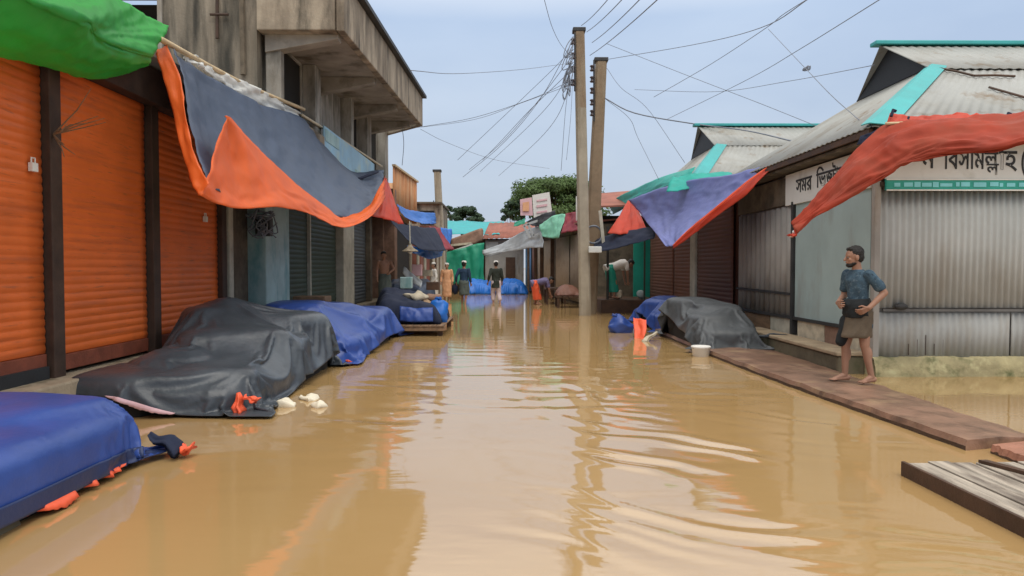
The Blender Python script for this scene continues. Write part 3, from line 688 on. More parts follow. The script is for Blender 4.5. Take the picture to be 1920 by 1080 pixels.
def rag(b, p, d, l=.3, w=.1, seed=0):
    """a bunched corner of cloth hanging from p in direction d: pleated, flattened, with a ragged end"""
    p = V(p); d = V(d).normalized(); s = d.cross(V((0, 0, 1))).normalized() if abs(d.z) < .95 else V((0, 1, 0)); n = d.cross(s); vs = []; N, K = 18, 9
    for k in range(K):
        t = k / (K - 1); w_ = w * (.32 + .68 * t ** .7) * .62; c = p + d * l * t + n * .05 * nz(t * 2.5, seed) + s * .05 * nz(t * 2.5, seed + 7)
        for q in range(N):
            a = 2 * math.pi * q / N; r = w_ * (1 + .45 * math.sin(a * 4 + seed + t) * (.4 + .6 * t) + .5 * nz(a * 1.2, t * 2, seed))
            vs.append(c + s * r * math.cos(a) + n * r * .5 * math.sin(a) + d * (.10 * l * nz(a * 1.5, seed + 3) if k == K - 1 else 0))
    b.add(vs, [(k * N + q, k * N + (q + 1) % N, (k + 1) * N + (q + 1) % N, (k + 1) * N + q) for k in range(K - 1) for q in range(N)] + [tuple(range(N - 1, -1, -1)), tuple((K - 1) * N + q for q in range(N))])

def heaps():
    # A nearest blue covered bench, left bottom
    P = smooth_grid(DRAPED['bench'])
    t = thing('covered_bench', (-3.4, 3.8, 0), 'low market bench wrapped in royal blue tarp with orange lining, nearest at the left', 'covered stall')
    goods_part(0, t)
    MB().grid(P).build('tarp_cover', t_blue, t, smooth=True, thick=.008)
    band = [[p + V((.018, .0, .002)) for p in row[2:-6]] for row in P[0:8]]
    MB().grid(band).build('hem_band', t_navyblue, t, smooth=True, thick=.004)
    for a, b in ((.5, .8), (.1, .44)): MB().grid(hem_strip(P, 's', a, b, .05, .035)).build('orange_lining', t_orangehem, t, smooth=True, thick=.006)
    k = MB(); pc = P[0][-1]; rag(k, pc + V((-.16, -.14, .13)), (.8, .1, -.42), .26, .17, 1); k.build('knotted_corner', t_navy, t, smooth=True)
    k = MB(); rag(k, pc + V((.04, -.12, .03)), (1, -.1, -.2), .12, .11, 2); k.build('orange_tip', t_orangehem, t, smooth=True)
    MB().box((-4.0, 2.3, .05), (-2.8, 5.1, .1)).build('bench_top', m_wooddark, t)
    for y in (3.9, 5.0): MB().tube([(-2.84, y, -.6), (-2.84, y, .06)], .07, 10).build('leg', m_wooddark, t)
    MB().lathe((-2.80, 3.78, -.02), [(.0, -.06), (.1, -.06), (.115, -.02), (.115, .04), (.1, .07), (0, .07)], 18, Quaternion((0, 1, 0), R(80))).build('wheel', m_mossd, t, smooth=True)
    # B big charcoal heap
    P = smooth_grid(DRAPED['charcoal'])
    t = thing('covered_heap', (-3.3, 8.5, 0), 'long lumpy heap of goods under a charcoal tarp before the orange shutters', 'covered goods')
    goods_part(1, t)
    MB().grid(P).build('tarp_cover', t_charcoal, t, smooth=True, thick=.008)
    MB().grid(hem_strip(P, 'w', .35, .6, .05, .02)).build('pink_lining', m_pinksign, t, smooth=True, thick=.006)
    k = MB(); rag(k, at(447, 736, 6.78), (.15, -.2, -1), .2, .14, 3); rag(k, at(460, 740, 6.8), (.6, -.1, -.4), .13, .09, 5); k.build('orange_corner', t_orangehem, t, smooth=True)
    k = MB(); rag(k, at(556, 688, 9.2), (.5, .2, -.6), .2, .12, 6); k.build('orange_corner', t_orangehem, t, smooth=True)
    k = MB(); rag(k, at(648, 676, 10.3), (.6, .2, -.3), .2, .1, 6); k.build('orange_corner', t_orangehem, t, smooth=True)
    # C blue heap behind
    P = smooth_grid(DRAPED['blue'])
    t = thing('covered_heap', (-3.1, 12.5, 0), 'heap of goods under a royal blue tarp beyond the charcoal heap', 'covered goods')
    goods_part(2, t)
    MB().grid(P).build('tarp_cover', t_blue, t, smooth=True, thick=.008)
    k = MB(); rag(k, at(668, 672, 11.0), (.6, .2, -.2), .2, .1, 9); k.build('orange_corner', t_orangehem, t, smooth=True)
    b = MB().box(at(588, 566, 14.0) + V((-.35, -.25, -.2)), at(588, 566, 14.0) + V((.3, .25, .12)))
    tag(b.build('wooden_crate', m_wood, bevel=.02), 'brown wooden crate showing above the blue covered heap', 'crate')
    # D right grey heap
    P = smooth_grid(DRAPED['grey'])
    t = thing('covered_heap', (3.9, 12.4, 0), 'peaked heap of goods under a grey tarp on the right ledge', 'covered goods')
    goods_part(3, t)
    MB().grid(P).build('tarp_cover', t_grey, t, smooth=True, thick=.008)
    k = MB(); rag(k, at(1415, 630, 11.75), (1, -.2, .03), .5, .1, 4); k.build('tarp_tail', t_charcoal, t, smooth=True)
    k = MB(); rag(k, at(1232, 622, 13.6), (-.5, -.3, -.3), .4, .1, 4); k.build('pale_strap', m_sack, t, smooth=True)
    # E right blue heap
    P = smooth_grid(DRAPED['rear'])
    t = thing('covered_heap', (3.7, 16.6, 0), 'low heap under a dark blue tarp behind the grey heap on the right', 'covered goods')
    goods_part(4, t)
    MB().grid(P).build('tarp_cover', t_blue, t, smooth=True, thick=.008)
    # orange cloth trailing into the water
    tag(sheet('orange_cloth', [[(1188, 596, 14.4), (1212, 600, 14.2)], [(1190, 620, 14.2), (1212, 622, 14.0)], [(1190, 640, 14.0), (1206, 640, 13.9)]], t_orangehem, None, 12, 16, (3, 2, .04), 2), 'orange cloth hanging into the water beside the blue sack on the right', 'cloth')
    b = MB(); c = at(1162, 606, 15.3); b.ball(c + V((0, 0, -.08)), (.27, .26, .24), 24, 16)
    for i, p in enumerate(b.v): b.v[i] = p + V((nz(p.x * 6, p.y * 6, p.z * 6), nz(p.x * 6 + 9, p.y * 6, p.z * 6), nz(p.x * 5, p.z * 6))) * .08
    o = tag(b.build('blue_sack', t_blue, smooth=True), 'round royal blue sack half in the water below the dark blue heap', 'sack')
    k = MB(); rag(k, c + V((-.05, 0, .09)), (-.4, -.3, .5), .14, .12, 3); k.build('tied_neck', t_blue, o, smooth=True)
    # white bucket
    c = at(1314, 668, 11.2); c.z = 0
    b = MB().lathe(c, [(0, -.1), (.115, -.1), (.145, .13), (.155, .135), (.158, .16), (.15, .165), (.135, .12), (.11, -.02), (0, -.02)], 24)
    o = tag(b.build('bucket', m_white, smooth=True), 'white plastic bucket standing in the water by the grey heap', 'bucket')
    MB().tube([c + V((.152 * math.cos(a), -.02 - .06 * math.sin(a), .15 - .05 * math.sin(a))) for a in [math.pi * k / 10 for k in range(11)]], .006, 6).build('handle', m_iron, o)
    # floating foam litter
    random.seed(12)
    LAB = ['flat pale foam scrap floating nearest the charcoal heap', 'lumpy white foam scrap floating in the middle of the litter', 'crumpled white foam scrap floating farthest right of the litter', 'small pale foam flake floating in front of the others']
    for i, (px, py, s) in enumerate(((522, 755, .07), (537, 762, .10), (580, 750, .12), (598, 764, .07))):
        c = at(px, py, 1450 * 1.3 / (py - 500)); c.z = .012
        b = MB().ball(c, (s, s * .7, .035 + .02 * (i % 2)), 14, 8)
        for q, p in enumerate(b.v): b.v[q] = p + V((nz(p.x * 9, p.y * 9, i), nz(p.x * 9, p.y * 9, i + 4), .6 * nz(p.x * 12, p.y * 12, i + 8))) * .09
        tag(b.build('foam_scrap', m_foam, smooth=True), LAB[i], 'litter', 'foam litter on the water')
heaps()

# ------------------------------------------------------------------ goods on a wooden raft, left middle
def goods():
    random.seed(9)
    t = thing('wooden_platform', (-1.9, 15.4, .0), 'low wooden platform above the water carrying dark covered goods', 'platform')
    for y in (14.4, 16.9): MB().box((-2.75, y, .11), (-1.3, y + .1, .2)).build('frame_beam', m_wood, t, bevel=.01)
    d = MB()
    for k in range(9): d.box((-2.78 + k * .165, 14.38, .202), (-2.63 + k * .165, 17.05, .225))
    d.build('deck', m_wood, t)
    for x, y in ((-2.65, 14.6), (-1.4, 14.6), (-1.4, 16.8)): MB().box((x - .05, y - .05, -.8), (x + .05, y + .05, .198)).build('leg', m_wooddark, t)
    P = heap([(-2.75, 14.75), (-1.45, 14.75), (-1.45, 16.9), (-3.1, 16.9)], [[.7, .6, .5], [.95, .8, .55], [.95, .85, .6]], .23, 50, 40, .2, .06, .04, 4.2, .5)
    tag(MB().grid(P).build('covered_goods', t_navy, smooth=True, thick=.008), 'pile of goods under a near black navy tarp on the wooden platform', 'covered goods')
    c = at(824, 584, 15.3)
    b = MB().ball(c, (.2, .2, .29), 18, 12)
    for i, p in enumerate(b.v): b.v[i] = p + V((nz(p.x * 6, p.y * 6, p.z * 6), nz(p.x * 6 + 9, p.y * 6, p.z * 6), nz(p.x * 5, p.z * 6))) * .09
    o = tag(b.build('plastic_sack', t_bluebright, smooth=True), 'bright blue plastic sack at the street corner of the wooden platform', 'sack')
    k = MB(); rag(k, c + V((0, 0, .2)), (-.2, -.2, .6), .12, .14, 3); k.build('tied_neck', t_bluebright, o, smooth=True)
    for i, (px, py, Y, s, m, lab) in enumerate(((782, 556, 15.6, (.26, .2, .1), m_sack, 'pale beige sack lying on the navy covered goods'), (806, 560, 15.9, (.24, .2, .09), m_brick, 'brownish sack lying beside the pale beige sack'), (795, 572, 15.4, (.3, .2, .06), m_twig, 'flat dull brown sack under the two others'))):
        c = at(px, py, Y); b = MB().ball(c, s, 18, 10)
        for q, p in enumerate(b.v): b.v[q] = p + V((nz(p.x * 5, p.y * 5, p.z * 6 + i), nz(p.x * 6 + 9, p.y * 6, i), 1.2 * nz(p.x * 7, p.z * 6, i))) * .1
        tag(b.build('sack', m, smooth=True), lab, 'sack', 'sacks on the platform goods')
    P = heap([(-3.6, 20.5), (-2.45, 20.5), (-2.4, 23.5), (-3.8, 23.5)], [[.9, .85, .75], [1.0, .95, .9], [1.1, 1.0, .9]], .1, 40, 30, .2, .1, .06, 5.5, .5)
    tag(MB().grid(P).build('covered_goods', t_slate, smooth=True, thick=.008), 'slate tarp covered goods behind the wooden platform', 'covered goods')
    sheet('tarp_strip', [[(757, 500, 20.6), (772, 512, 20.6), (792, 528, 20.4)], [(754, 512, 20.5), (768, 526, 20.5), (790, 540, 20.3)]], t_silver, nu=16, nv=6, fold=(4, 2, .04))
    tag(bpy.data.objects['tarp_strip'], 'pale silver strip lying across the slate covered goods', 'cloth')
    b = MB().box(at(774, 517, 21.2) + V((-.02, -.1, 0)), at(791, 496, 21.2) + V((.0, .16, 0)))
    o = tag(b.build('carton', m_pinksign, bevel=.02), 'pale pink carton standing on the slate covered goods', 'carton')
    tag(sheet('tarp_skirt', [[(750, 574, 14.72), (780, 578, 14.7), (812, 577, 14.7)], [(750, 588, 14.66), (780, 592, 14.62), (812, 590, 14.64)], [(750, 602, 14.64), (780, 604, 14.6), (812, 603, 14.62)]], t_blue, None, 20, 8, (5, 2, .03), 3), 'blue tarp skirt along the front of the wooden platform goods', 'tarp')
    for i, (px, py, Y, w, h, m, lab) in enumerate(((762, 530, 18.6, .3, .3, m_teal_pil, 'pale teal carton behind the navy covered goods'), (812, 536, 19, .34, .22, m_wooddark, 'dark brown box behind the navy covered goods'), (796, 512, 22.6, .5, .2, m_sack, 'flat beige carton on the slate covered goods'))):
        c = at(px, py, Y); q = MB().box(c - V((w / 2, .15, h / 2)), c + V((w / 2, .15, h / 2)))
        tag(q.build('carton', m, bevel=.015), lab, 'carton')
    # hanging lamp
    c = at(769, 468, 17.5); t2 = thing('hanging_lamp', c, 'pale lamp shade hanging under the navy awning', 'lamp')
    MB().lathe(c, [(.03, .12), (.06, .09), (.09, .04), (.2, -.03), (.21, -.05), (.19, -.04), (.08, .02), (.02, .05)], 22).build('lamp_shade', m_conc, t2, smooth=True)
    MB().tube([c + V((0, 0, .14)), at(768, 415, 17.8)], .014, 6).build('cord', m_palepost, t2)
    MB().ball(c + V((0, 0, -.05)), .06, 12, 8).build('bulb', m_white, t2, smooth=True)
goods()

# ------------------------------------------------------------------ right main shop
def right_shop():
    t = thing('tin_shop', (7, 12, 0), 'grey corrugated tin shop with hipped roof and teal flashing, nearest on the right', 'shop')
    X0, Y0, Y1 = 4.9, 9.2, 14.7
    MB().box((X0 + .06, Y0 + .06, .25), (12, Y1, 3.05)).build('wall', m_tin_dull, t)
    # plinth, mossy
    b = MB(); n = 44
    G = [[V((X0 - .05 + (12 - X0) * j / n, Y0 - .10 - .05 * nz(j * .8, i * 1.3) - .03 * i, .24 + (-.9 if i == 3 else -i * .12) + (.05 * nz(j * .7, 3) if i == 0 else 0))) for j in range(n + 1)] for i in range(4)]
    G.insert(0, [V((p.x, Y0 + .07, .26)) for p in G[0]])
    b.grid(G); b.box((X0 - .04, Y0 - .02, -.7), (X0 + .2, 15, .235)); b.build('plinth', m_moss, t, smooth=True)
    # front corrugated panels: upper and lower
    MB().grid(corr_pts((X0 + .03, Y0, .9), (9.6, Y0, .9), (X0 + .03, Y0, 2.5), (9.6, Y0, 2.5), .087, .013)).build('front_panel', m_tin, t, smooth=True, thick=.004)
    MB().grid(corr_pts((X0 + .03, Y0 - .008, .24), (6.72, Y0 - .008, .24), (X0 + .03, Y0 - .008, .84), (6.72, Y0 - .008, .84), .087, .007)).build('lower_panel', m_tin_low, t, smooth=True, thick=.004)
    MB().grid(corr_pts((6.74, Y0 - .004, .24), (9.6, Y0 - .004, .24), (6.74, Y0 - .004, .84), (9.6, Y0 - .004, .84), .087, .010)).build('lower_panel', m_tin_low, t, smooth=True, thick=.004)
    b = MB()
    for k in range(5): b.box((5.36 + k * .115, Y0 - .016, .27), (5.368 + k * .115, Y0 - .0125, .42 + .06 * (k % 3)))
    b.build('dark_slot', m_brownpost, t)  # thin dark bars stand in for shade inside slots of the lower panel
    MB().bar((X0 + .1, Y0 - .03, .87), (9.6, Y0 - .03, .865), .035, .03).build('crossbar', m_post_grey, t)
    MB().box((X0 - .03, Y0 - .045, .2), (X0 + .05, Y0 + .05, 3.0)).build('corner_post', m_tin_dull, t, bevel=.008)
    MB().ball((X0 + .33, Y0 - .06, .92), (.09, .035, .045), 12, 8).build('latch', m_iron, t, smooth=True)
    MB().box((X0 + .03, Y0 - .06, 2.505), (9.6, Y0 + .04, 2.57)).build('head_rail', m_brownpost, t, bevel=.006)
    # side facing the street
    MB().box((X0 - .02, Y0 + .08, .6), (X0 + .055, 11.70, 2.52)).build('metal_door', m_tin_teal, t, bevel=.006)
    MB().box((X0 - .06, 11.72, .3), (X0 + .05, 11.80, 2.55)).build('door_post', m_iron, t)
    MB().grid(corr_pts((X0, 14.6, .55), (X0, 11.82, .55), (X0, 14.6, 2.5), (X0, 11.82, 2.5), .25, .02)).build('side_panel', m_tin_dull, t, smooth=True, thick=.004)
    MB().bar((X0 - .04, 11.82, .98), (X0 - .04, 14.6, 1.0), .04, .04).build('crossbar', m_iron, t)
    MB().bar((X0 - .03, Y0 + .1, .585), (X0 - .03, 14.6, .57), .04, .05).build('sill_bar', m_iron, t)
    for (a, b_, m) in ((9.35, 9.9, m_sack), (9.95, 10.6, m_brick), (10.62, 11.6, m_sack), (11.85, 12.8, m_palepost), (12.85, 14.5, m_wood)):
        MB().box((X0 - .01, a, .2), (X0 + .05, b_, .55)).build('kick_board', m, t, bevel=.006)
    MB().box((X0 - .03, Y0 + .06, 2.53), (X0 + .04, 14.6, 3.0)).build('head_board', m_darkwall, t)
    # hip roof with gablet
    ez, rz = 3.2, 5.25; eX, gX, rX = 4.55, 6.6, 6.42; ef, eb, ry = 8.7, 15.3, 12.; k = (rz - ez) / (ry - ef)
    gf, gb = 10.86, 13.14; gz = ez + k * (gf - ef)
    # front slope as two laps of sheet
    MB().grid(corr_pts((eX + .02, ef, ez), (14, ef, ez), (gX, gf, gz), (14, gf, gz), .15, .007)).build('front_slope', m_roof, t, smooth=True, thick=.012)
    MB().grid(corr_pts((gX - .08, gf - .12, gz - .035), (14, gf - .12, gz - .035), (rX, ry, rz), (14, ry, rz), .15, .007)).build('upper_slope', m_roof, t, smooth=True, thick=.012)
    MB().grid([[V((gX, gb, gz)), V((14, gb, gz))], [V((rX, ry, rz - .01)), V((14, ry, rz - .01))]]).grid([[V((eX, eb, ez)), V((14, eb, ez))], [V((gX, gb, gz)), V((14, gb, gz))]]).build('back_slope', m_roof, t, thick=.012)
    MB().grid(corr_pts((eX, eb, ez), (eX, ef, ez), (gX, gb, gz), (gX, gf, gz), .15, .007)).build('side_slope', m_roof, t, smooth=True, thick=.012)
    MB().add([(gX, gf + .02, gz + .02), (gX, gb - .02, gz + .02), (rX + .18, ry, rz - .03)], [(0, 1, 2)]).build('gablet', m_black, t, thick=.02)
    h = MB(); p, q = V((eX - .02, ef - .03, ez + .012)), V((gX + .02, gf - .02, gz + .03))
    s = V((.30, 0, .0)); u = V((-.03, .16, .03))
    h.grid([[p + u, p + V((0, 0, .03)), p + s], [q + u * .7, q + V((0, 0, .03)), q + s * .8]]); h.build('hip_flashing', m_teal_trim, t, thick=.012)
    MB().bar((rX - .12, ry, rz + .03), (14, ry, rz + .03), .22, .07).build('ridge_cap', m_teal_trim, t, bevel=.015)
    MB().bar((eX + .04, ef + .06, ez - .05), (eX + .04, eb, ez - .05), .05, .08).bar((eX + .1, ef + .05, ez - .05), (14, ef + .05, ez - .05), .05, .08).build('eave_board', m_wooddark, t)
    # soffit
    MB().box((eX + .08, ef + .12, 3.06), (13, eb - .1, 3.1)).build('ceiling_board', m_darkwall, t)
    # roof clutter: sticks on the sheet
    zz = lambda y: ez + k * (y - ef) + .04
    b = MB()
    for (x0, y0, x1, y1) in ((6.66, 10.75, 7.0, 10.42), (7.0, 10.42, 7.6, 10.40)):
        b.tube([(x0, y0, zz(y0)), ((x0 + x1) / 2, (y0 + y1) / 2, zz((y0 + y1) / 2) + .01), (x1, y1, zz(y1))], .018, 6)
    tag(b.build('bent_stick', m_wooddark), 'dark bent stick lying below the gablet on the tin roof', 'stick')
    b = MB(); b.tube([(6.9, 9.95, zz(9.95)), (7.15, 9.55, zz(9.55))], .018, 6)
    tag(b.build('stick', m_wooddark), 'short straight dark stick on the tin roof just above the red tarp', 'stick')
    # step along the side wall
    b = MB().box((4.47, 9.3, -.7), (X0 - .05, 13.2, .24))
    o = tag(b.build('stone_step', m_mossd, bevel=.03), 'dark mossy concrete step along the street side of the tin shop', 'step')
    MB().box((4.44, 9.27, .243), (X0 - .045, 13.22, .30)).build('step_top', m_steptop, o, bevel=.015)
right_shop()

# --- lettering: glyphs are set one by one in visual order because text here is not shaped
def text_mesh(name, runs, mat, parent, origin, right, up):
    """runs = [(string, left, right edge, baseline, letter size)] in metres; each run is fitted between its edges"""
    right = V(right).normalized(); up = V(up).normalized(); nrm = right.cross(up); b = MB()
    for (sx, xl, xr, y, size) in runs:
        c = bpy.data.curves.new('glyphs', 'FONT'); c.body = sx; c.size = size; c.extrude = .004; c.offset = size * .012
        o = bpy.data.objects.new('glyphs', c); COL.objects.link(o)
        bpy.context.view_layer.update()
        dg = bpy.context.evaluated_depsgraph_get(); me = bpy.data.meshes.new_from_object(o.evaluated_get(dg))
        xs = [v.co.x for v in me.vertices]; x0, x1 = min(xs), max(xs); k = (xr - xl) / (x1 - x0)
        b.add([V(origin) + right * (xl + (v.co.x - x0) * k) + up * (v.co.y + y) + nrm * v.co.z for v in me.vertices], [list(p.vertices) for p in me.polygons])
        bpy.data.objects.remove(o); bpy.data.curves.remove(c); bpy.data.meshes.remove(me)
    return b.build(name, mat, parent)

def shop_signs():
    Yf = 9.1
    b = MB().box((4.98, Yf, 2.6), (9.6, Yf + .04, 3.06))
    o = tag(b.build('signboard', m_signwhite, bevel=.006), 'long white signboard with black lettering and green bottom strip on the tin shop front', 'sign')
    MB().box((4.98, Yf - .012, 2.455), (9.6, Yf + .03, 2.597)).build('green_strip', m_signgreen, o)
    q = MB(); random.seed(3); x = 5.08
    while x < 9.4:
        w = random.uniform(.04, .2); q.box((x, Yf - .018, 2.495 + random.uniform(-.005, .01)), (x + w, Yf - .0125, 2.552 + random.uniform(-.01, .008))); x += w + random.choice((.015, .02, .05))
    q.build('small_lettering', m_signcyan, o)
    q = MB().box((4.98, Yf - .02, 2.585), (9.6, Yf - .0125, 2.6)).box((4.98, Yf - .02, 2.445), (9.6, Yf - .0125, 2.462)); q.build('strip_edge', m_white, o)
    text_mesh('lettering', [('ন', 5.44, 5.62, 2.745, .37), ('িবসিম', 5.73, 6.28, 2.735, .37), ('ল', 6.27, 6.45, 2.76, .3), ('ল', 6.30, 6.46, 2.66, .22), ('াহ', 6.46, 6.70, 2.73, .37), ('(', 6.76, 6.82, 2.73, .37)], m_signink, o, (0, Yf - .003, 0), (1, 0, 0), (0, 0, 1))
    X = 4.84
    b = MB().box((X, 9.25, 2.5), (X + .035, 12.05, 3.03))
    o = tag(b.build('signboard', m_signwhite, bevel=.006), 'white signboard with dark lettering on the street side of the tin shop', 'sign')
    text_mesh('lettering', [('সমর', -11.6, -11.0, 2.68, .34), ('িভ', -10.84, -10.5, 2.68, .34), ('জটাল', -10.5, -9.98, 2.68, .34), ('ি', -9.85, -9.65, 2.7, .34)], m_signink, o, (X - .003, 0, 0), (0, -1, 0), (0, 0, 1))
shop_signs()

# red tarp over the front
def red_awning():
    t = thing('red_awning', at(1700, 280, 8), 'torn red tarp awning slung below the tin shop eave, trailing to a tattered tip', 'awning')
    c = [[(1490, 424, 8.5), (1530, 372, 8.5), (1585, 312, 8.5), (1640, 262, 8.5), (1680, 232, 8.45), (1760, 224, 8.3), (1840, 221, 8.1), (1930, 218, 7.8), (2020, 214, 7.4)],
         [(1491, 428, 8.45), (1540, 380, 8.35), (1592, 330, 8.25), (1650, 288, 8.15), (1700, 258, 8.0), (1775, 246, 7.8), (1850, 242, 7.55), (1930, 238, 7.3), (2020, 232, 7.0)],
         [(1492, 432, 8.4), (1550, 388, 8.25), (1604, 352, 8.1), (1665, 318, 7.95), (1725, 290, 7.8), (1795, 276, 7.5), (1860, 270, 7.2), (1930, 262, 6.95), (2020, 254, 6.6)],
         [(1493, 436, 8.4), (1528, 408, 8.3), (1590, 368, 8.15), (1650, 334, 8.0), (1712, 304, 7.8), (1790, 290, 7.5), (1860, 283, 7.2), (1930, 271, 6.9), (2020, 262, 6.5)]]
    sheet('tarp_sheet', c, t_red, t, 120, 40, (4, 5, .07), 3, fine=.012)
    MB().tube(crow([at(1660, 232, 8.4), at(1720, 230, 8.3), at(1800, 228, 8.15), at(1930, 222, 7.75), at(2020, 218, 7.35)], 20), .02, 6).build('bamboo_rod', m_bamboo, t, smooth=True)
    sheet('upper_fold', [[(1668, 214, 8.5), (1720, 220, 8.4), (1800, 214, 8.3), (1860, 217, 8.1), (1930, 213, 7.85)], [(1662, 232, 8.42), (1720, 232, 8.34), (1800, 229, 8.2), (1860, 226, 8.0), (1930, 223, 7.78)]], t_redbright, t, 40, 6, (20, 2, .03), 4)
    k = MB(); rag(k, at(1495, 428, 8.4), (-.5, 0, -.8), .12, .1, 2); k.build('tattered_tip', t_redbright, t, smooth=True)
    k = MB(); rag(k, at(1488, 432, 8.4), (-.1, 0, -1), .08, .05, 2); k.build('white_knot', m_white, t, smooth=True)
    k = MB()
    for px, py in ((1675, 206), (1704, 220), (1731, 219), (1891, 212)): k.tube([at(px - 4, py + 12, 8.4), at(px, py, 8.42), at(px + 5, py + 3, 8.42)], .02, 6)
    k.build('knot_cord', t_navy, t)
    sheet('blue_corner', [[(1612, 256, 8.62), (1640, 246, 8.62), (1662, 232, 8.6)], [(1606, 272, 8.6), (1640, 268, 8.58), (1668, 242, 8.56)]], t_navy, t, 14, 8, (4, 2, .03), 4)
red_awning()

def violet_awning():
    t = thing('violet_awning', at(1300, 400, 14), 'violet blue tarp awning with bright orange border over the brown shutters on the right', 'awning')
    c = [[(1182, 376, 21.5), (1240, 354, 19), (1310, 336, 16), (1385, 326, 13.7), (1442, 309, 12.4)],
         [(1200, 398, 20.4), (1248, 390, 18.2), (1310, 376, 15.6), (1372, 360, 13.6), (1410, 345, 12.7)],
         [(1220, 425, 18.6), (1252, 422, 17), (1300, 408, 15), (1346, 394, 13.6), (1372, 380, 13)],
         [(1250, 464, 14.6), (1262, 462, 14.2), (1282, 446, 13.8), (1312, 426, 13.4), (1340, 408, 13.1)]]
    sheet('tarp_sheet', c, t_purple, t, 50, 36, (5, 2, .05), 5, fine=.015)
    o = [[(1446, 308, 12.2), (1400, 340, 12.55), (1350, 382, 12.9), (1300, 424, 13.4), (1262, 458, 14.0)],
         [(1440, 322, 12.1), (1396, 366, 12.5), (1346, 402, 12.9), (1298, 440, 13.4), (1262, 466, 14.0)]]
    sheet('orange_border', o, t_redbright, t, 30, 6, (5, 1.5, .03), 3)
    sheet('pale_seam', [[(1444, 312, 12.16), (1398, 346, 12.5), (1348, 388, 12.86), (1296, 430, 13.36), (1262, 462, 13.96)], [(1444, 309, 12.17), (1398, 342, 12.51), (1348, 384, 12.87), (1296, 426, 13.37), (1262, 459, 13.97)]], t_orangehem, t, 30, 3, (5, 1.5, .01), 3)
violet_awning()
tarp('red_tarp', 'red tarp corner hanging left of the violet blue awning', [[(1178, 378, 21.8), (1186, 380, 21.6), (1196, 392, 21.2)], [(1160, 410, 21), (1184, 412, 20.6), (1206, 414, 20)], [(1140, 440, 20.4), (1178, 440, 20), (1216, 434, 19.2)]], t_redbright, seed=12)
tarp('navy_tarp', 'dark navy tarp slung under the red corner on the right', [[(1118, 452, 21.5), (1160, 436, 20.6), (1228, 428, 19)], [(1114, 464, 21), (1165, 450, 20), (1230, 440, 18.6)], [(1112, 476, 20.6), (1168, 464, 19.6), (1226, 448, 18.4)]], t_navy, seed=14)

# ------------------------------------------------------------------ second right shop
def second_shop():
    t = thing('hip_roof_shop', (6, 19, 0), 'shop with brown shutters and beige hipped tin roof with teal trim behind the tin shop', 'shop')
    X0 = 4.9
    MB().box((X0 + .06, 14.9, -.5), (11, 24, 3.3)).build('wall', m_brownsh2, t)
    MB().box((X0 - .3, 14.9, -.6), (X0 + .05, 24, .25)).build('plinth', m_mossd, t, bevel=.02)
    for (a, b, m) in ((14.95, 17.75, m_brownsh2), (18.35, 20.2, m_brownsh), (20.3, 23.6, m_brownsh)):
        shutter('roller_shutter', m, t, X0, a, b, .27, 3.2, .1, .012, -1)
    for y in (18.05,): MB().box((X0 - .06, y - .24, .26), (X0 + .055, y + .24, 3.25)).build('post', m_palepost, t, bevel=.01)
    ef, ry, eb = 17.2, 20.5, 23.8; ez, rz = 3.55, 5.58; eX, gX, rX = 4.55, 5.78, 5.62; k = (rz - ez) / (ry - ef); gf, gb = 19.2, 21.8; gz = ez + k * (gf - ef)
    MB().grid(corr_pts((eX, ef, ez), (12, ef, ez), (gX, gf, gz), (12, gf, gz), .15, .007)).grid(corr_pts((gX - .05, gf - .03, gz + .005), (12, gf - .03, gz + .005), (rX, ry, rz), (12, ry, rz), .15, .007)).build('front_slope', m_roof, t, smooth=True, thick=.012)
    MB().grid([[V((gX, gb, gz)), V((12, gb, gz))], [V((rX, ry, rz - .01)), V((12, ry, rz - .01))]]).grid([[V((eX, eb, ez)), V((12, eb, ez))], [V((gX, gb, gz)), V((12, gb, gz))]]).build('back_slope', m_roof, t, thick=.012)
    MB().grid(corr_pts((eX, eb, ez), (eX, ef, ez), (gX, gb, gz), (gX, gf, gz), .15, .007)).build('side_slope', m_roof, t, smooth=True, thick=.012)
    MB().add([(gX, gf + .02, gz + .02), (gX, gb - .02, gz + .02), (rX + .14, ry, rz - .03)], [(0, 1, 2)]).build('gablet', m_black, t, thick=.02)
    p, q = V((eX - .02, ef - .03, ez + .012)), V((gX + .02, gf - .02, gz + .03)); s = V((.34, 0, 0)); u = V((-.03, .2, .03))
    MB().grid([[p + u, p + V((0, 0, .03)), p + s], [q + u * .7, q + V((0, 0, .03)), q + s * .8]]).build('hip_flashing', m_teal_trim, t, thick=.012)
    MB().bar((rX - .12, ry, rz + .03), (12, ry, rz + .03), .24, .08).build('ridge_cap', m_teal_trim, t, bevel=.015)
second_shop()
tarp('teal_tarp', 'teal tarp lying over the front eave of the second hipped roof', [[(1262, 332, 17.0), (1320, 325, 16.8), (1372, 326, 16.6)], [(1255, 345, 16.8), (1320, 338, 16.5), (1374, 334, 16.3)], [(1250, 362, 16.6), (1315, 350, 16.3), (1376, 342, 16.0)]], m_teal_tarp, seed=2)
tarp('teal_tarp', 'long teal tarp strip along the street eave of the second hipped roof', [[(1140, 380, 27.5), (1200, 350, 23), (1290, 318, 18), (1306, 316, 17.2)], [(1146, 392, 27.2), (1203, 362, 22.6), (1258, 337, 18.6), (1300, 323, 17.1)], [(1150, 402, 27), (1205, 372, 22.4), (1250, 349, 18.6), (1292, 332, 17.0)]], m_teal_tarp, seed=7)

